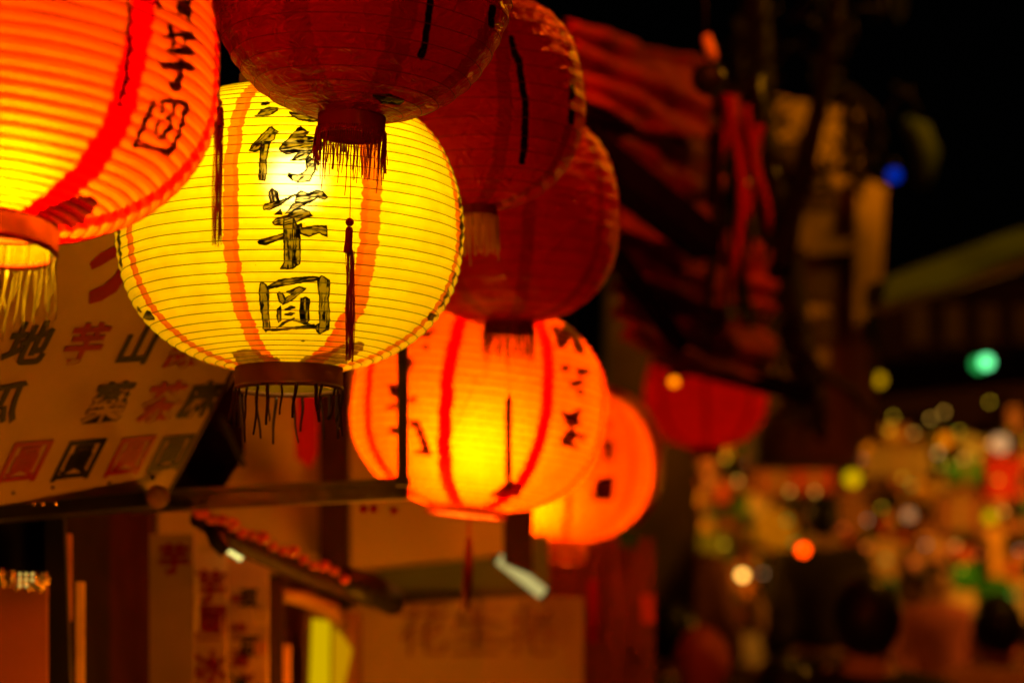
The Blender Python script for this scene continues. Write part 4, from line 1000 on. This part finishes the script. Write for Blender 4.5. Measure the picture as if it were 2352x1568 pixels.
# ------------------------------------------------------------------ stall goods on the right
rk = empty('goods_rack', at(2050, 1568, 13.2), 'steel display rack full of hanging goods along the right hand stalls', 'rack')
zs = [at(0, y, 13.2).z for y in (965, 1120, 1290, 1450)]
xa, xb = at(1640, 0, 13.2).x, at(2420, 0, 13.2).x; yy = at(2000, 1200, 13.2).y
for z in zs: MB().beam((xa, yy, z), (xb, yy, z), .025, .025).obj('rail', M['post'], rk, world=True)
for k in range(5):
    x = xa + (xb - xa) * k / 4; MB().beam((x, yy + .03, ground(yy)), (x, yy + .03, zs[0] + .1), .03, .03).obj('upright', M['post'], rk, world=True)
def good(kind, px, py, wpx, hpx, col, lab, d=12.6):
    c = at(px, py, d); w = wpx * d / FPX; h = hpx * d / FPX; r0 = empty(kind, c, lab, kind.replace('_', ' '), 'goods hanging at the right hand stalls')
    m = surf(kind + '_colour', col, .55, 0, .3, nscale=20)
    if kind in ('cloth_bag', 'shoulder_bag'):
        MB().slab([(-w * .45, 0, h * .35), (w * .45, 0, h * .35), (w * .5, 0, -h * .45), (w * .4, 0, -h * .5), (-w * .4, 0, -h * .5), (-w * .5, 0, -h * .45)], (0, .05, 0)).obj('bag_body', m, r0)
        MB().tube([(-w * .25, .02, h * .35), (-w * .15, .02, h * .6), (w * .15, .02, h * .6), (w * .25, .02, h * .35)], .006, 6).obj('strap', M['darkwood'], r0)
    elif kind == 'shirt':
        MB().slab([(-w * .5, 0, h * .3), (-w * .2, 0, h * .5), (w * .2, 0, h * .5), (w * .5, 0, h * .3), (w * .38, 0, h * .12), (w * .3, 0, h * .2), (w * .3, 0, -h * .5), (-w * .3, 0, -h * .5), (-w * .3, 0, h * .2), (-w * .38, 0, h * .12)], (0, .03, 0)).obj('cloth', m, r0)
        MB().tube([(0, .015, h * .5), (0, .015, h * .62)], .004, 6).obj('hook', M['steel'], r0)
    elif kind == 'parcel':
        MB().box((0, 0, 0), (w, .12, h)).obj('box', m, r0); MB().box((0, -.062, 0), (w * .15, .004, h * .98)).obj('tape', M['white_board'], r0)
    elif kind == 'round_fan':
        MB().lathe([(.001, -.006), (w * .5, -.004), (w * .5, .004), (.001, .006)], 24).obj('fan_leaf', m, r0).rotation_euler = (math.pi / 2, 0, 0)
        MB().tube([(0, 0, -w * .5), (0, 0, -h * .9)], .007, 6).obj('handle', M['darkwood'], r0)
    else:
        MB().lathe([(.001, -h * .5), (w * .45, -h * .5), (w * .5, -h * .3), (w * .5, h * .1), (w * .2, h * .32), (w * .18, h * .48), (.001, h * .5)], 18).obj('jar_body', m, r0, True)
        MB().lathe([(w * .2, h * .44), (w * .2, h * .53), (.001, h * .53)], 14).obj('lid', M['darkwood'], r0, True)
    return r0
Y_, G_, R_, P_, A_, T_, W_ = (.62, .42, .03), (.03, .28, .03), (.62, .03, .01), (.6, .32, .22), (.70, .36, .05), (.03, .22, .20), (.75, .62, .42)
for k, g in enumerate((('round_fan', 1782, 1215, 95, 90, Y_, 'broad olive yellow fan left of the tall dark person'), ('shirt', 2303, 1095, 120, 95, R_, 'bright red shirt at the right edge'),
          ('cloth_bag', 2225, 1312, 75, 70, G_, 'upper green bag at far right'), ('cloth_bag', 2290, 1342, 95, 60, (.02, .20, .03), 'darker green bag beside the upper green one'),
          ('round_fan', 2244, 1378, 95, 70, A_, 'amber fan under the two green bags'), ('shirt', 2289, 1265, 45, 120, A_, 'narrow amber shirt hanging at right'),
          ('parcel', 2215, 1084, 75, 45, G_, 'small green parcel under the orange lamp'), ('cloth_bag', 2019, 1342, 75, 40, T_, 'teal bag right of the tall dark person'),
          ('shirt', 2030, 1285, 100, 95, (.55, .34, .14), 'tan shirt above the teal bag'), ('shirt', 2115, 1255, 90, 110, (.42, .22, .14), 'dusty brown shirt below the pink lamp'),
          ('jar', 1735, 1403, 48, 100, A_, 'tall amber jar below the sharp amber lamp'), ('jar', 1722, 1350, 30, 50, (.7, .25, .03), 'small orange jar beside the sharp amber lamp'),
          ('parcel', 1868, 1102, 90, 60, (.55, .09, .03), 'red brown parcel between the lamps'), ('parcel', 1790, 1110, 110, 60, (.42, .14, .03), 'rust parcel under the amber lamp'),
          ('shirt', 1860, 1062, 90, 45, W_, 'pale cloth above the red brown parcel'), ('parcel', 2060, 1062, 150, 65, (.40, .28, .10), 'wide tan parcel in the middle of the top shelf'),
          ('shirt', 2230, 1030, 70, 60, (.50, .45, .25), 'pale green cloth left of the pinkish lamp'), ('cloth_bag', 1640, 1245, 70, 70, (.16, .20, .03), 'olive bag right of the brown coat person'),
          ('shirt', 2343, 1380, 60, 100, W_, 'white cloth at the right edge beside the amber fan'), ('jar', 2132, 1440, 60, 90, P_, 'pink jar low in the right hand stalls'),
          ('shirt', 1660, 1400, 90, 110, (.16, .12, .09), 'grey brown shirt left of the amber jar'), ('parcel', 1710, 1490, 60, 70, (.45, .38, .30), 'pale grey parcel under the amber jar'),
          ('cloth_bag', 1820, 1450, 60, 110, (.16, .20, .05), 'olive green bag before the tall dark person'), ('shirt', 1460, 1530, 60, 90, (.75, .62, .25), 'pale yellow cloth at the bottom centre'),
          ('jar', 1901, 1560, 45, 70, A_, 'amber jar at the bottom edge in front of the crowd'), ('parcel', 2200, 1180, 100, 80, (.30, .12, .04), 'dark rust parcel in the middle of the rack at right'),
          ('round_fan', 1960, 1180, 80, 80, (.28, .12, .03), 'brown fan right of the tall person head'), ('shirt', 2180, 1480, 70, 110, (.30, .08, .05), 'dark red shirt low at right'))):
    dd = 12.6 + .05 * (k % 5)
    if g[1] == 1460: dd = 7.0
    if g[1] == 1901: dd = 6.8
    if g[0] == 'jar' and g[1] == 1735: dd = 11.2
    good(*g, d=dd)
# trinkets and fairy lights too small and many to tell apart
TC = [(.7, .40, .04), (.6, .10, .02), (.10, .24, .02), (.75, .55, .22), (.45, .16, .05), (.05, .16, .12), (.6, .28, .16), (.12, .05, .02)]
tm = MB(); r2 = random.Random(21); me_ix = []
for k in range(900):
    x = r2.uniform(1500, 2400); y = r2.choice([1010, 1060, 1110, 1160, 1220, 1290, 1350, 1420, 1500]) + r2.gauss(0, 16)
    n0 = len(tm.f); s_ = r2.uniform(.025, .075)
    tm.box(at(x, y, r2.uniform(12.7, 13.1)), (s_ * r2.uniform(.6, 1.6), .03, s_ * r2.uniform(.6, 2.0)), Matrix.Rotation(r2.uniform(-.4, .4), 3, 'Y')); me_ix += [k * 7 % 8] * (len(tm.f) - n0)
to = tm.obj('hanging_trinkets', None); to['kind'] = 'stuff'
for k, c_ in enumerate(TC): to.data.materials.append(surf('trinket_colour', c_, .5, 0, .2))
to.data.polygons.foreach_set('material_index', me_ix)
for ci, (col_, st_) in enumerate((((1, .5, .06), 2.6), ((.8, .5, .02), 2.4), ((1, .14, .02), 2.4), ((.10, .5, .06), 1.6), ((.9, .45, .2), 1.6))):
    fl = MB()
    for k in range(22 if ci < 2 else 12):
        x = r2.uniform(1560, 2400); y = 1040 + 60 * r2.gauss(0, 1) + (0 if r2.random() < .6 else r2.uniform(60, 430))
        fl.sphere(at(x, y, 12.55), .009, 6)
    fo_ = fl.obj('fairy_lights', emit('fairy_light_glow', col_, st_)); fo_['kind'] = 'stuff'
# items resting on the ground line out of frame are carried by a low table
tb = empty('stall_table', at(2000, 1640, 13.0), 'long low wooden stall table at the end of the street', 'table')
tx0, tx1 = at(1640, 0, 13).x, at(2420, 0, 13).x; ty = at(0, 1568, 13).y; tz = ground(ty)
MB().box(((tx0 + tx1) / 2, ty, tz + .74), (tx1 - tx0, .6, .04)).obj('table_top', M['redwood'], tb, world=True)
for x in (tx0 + .06, tx1 - .06):
    for dy in (-.25, .25): MB().box((x, ty + dy, tz + .36), (.05, .05, .72)).obj('leg', M['redwood'], tb, world=True)

# ------------------------------------------------------------------ fill bulbs added out of view to brighten the scene
def fill_bulb(label, loc, r, col, st, hang=True):
    r0 = empty('fill_bulb', loc, label, 'lamp', 'added fill bulbs out of view')
    MB().sphere((0, 0, 0), r, 14).obj('bulb', emit('fill_bulb_glow', col, st), r0, True)
    q = 1 if hang else -1
    MB().lathe([(r * .5, q * r * .85), (r * .6, q * r * 1.9), (r * .3, q * r * 2.2), (.001, q * r * 2.2)], 12).obj('socket', M['black'], r0, True)
    MB().tube([(0, 0, q * r * 2), (0, 0, 1.2 if hang else -loc[2])], .004, 6).obj('cable', M['black'], r0, True)
AMB = (1.0, .17, .004)
fill_bulb('added amber fill bulb hanging behind the viewer on the left', (-1.6, -1.2, 2.7), .08, AMB, 190)
fill_bulb('added amber fill bulb hanging behind the viewer on the right', (1.6, -1.0, 2.9), .08, AMB, 220)
fill_bulb('added amber fill bulb high over the street before the ochre house', (2.3, 7.6, 4.3), .06, (1, .36, .004), 1000)
fill_bulb('added amber fill bulb on the right side near the goods rack', (2.95, 11.6, 2.3), .06, (1, .36, .02), 380)
fill_bulb('added amber fill bulb hidden behind the far glowing lantern', at(1310, 1020, 12.2), .05, (1, .36, .02), 620)
fill_bulb('added amber fill bulb over the street before the red awnings', (.7, 3.8, 3.25), .06, (1, .10, .002), 400)
fill_bulb('added amber fill bulb inside the lower left stall below the frame', at(900, 1800, 4.0), .05, (1, .28, .004), 112, False)
fill_bulb('added amber fill bulb low in front of the lettered strips below the frame', at(520, 1900, 3.0), .04, (1, .28, .004), 85, False)
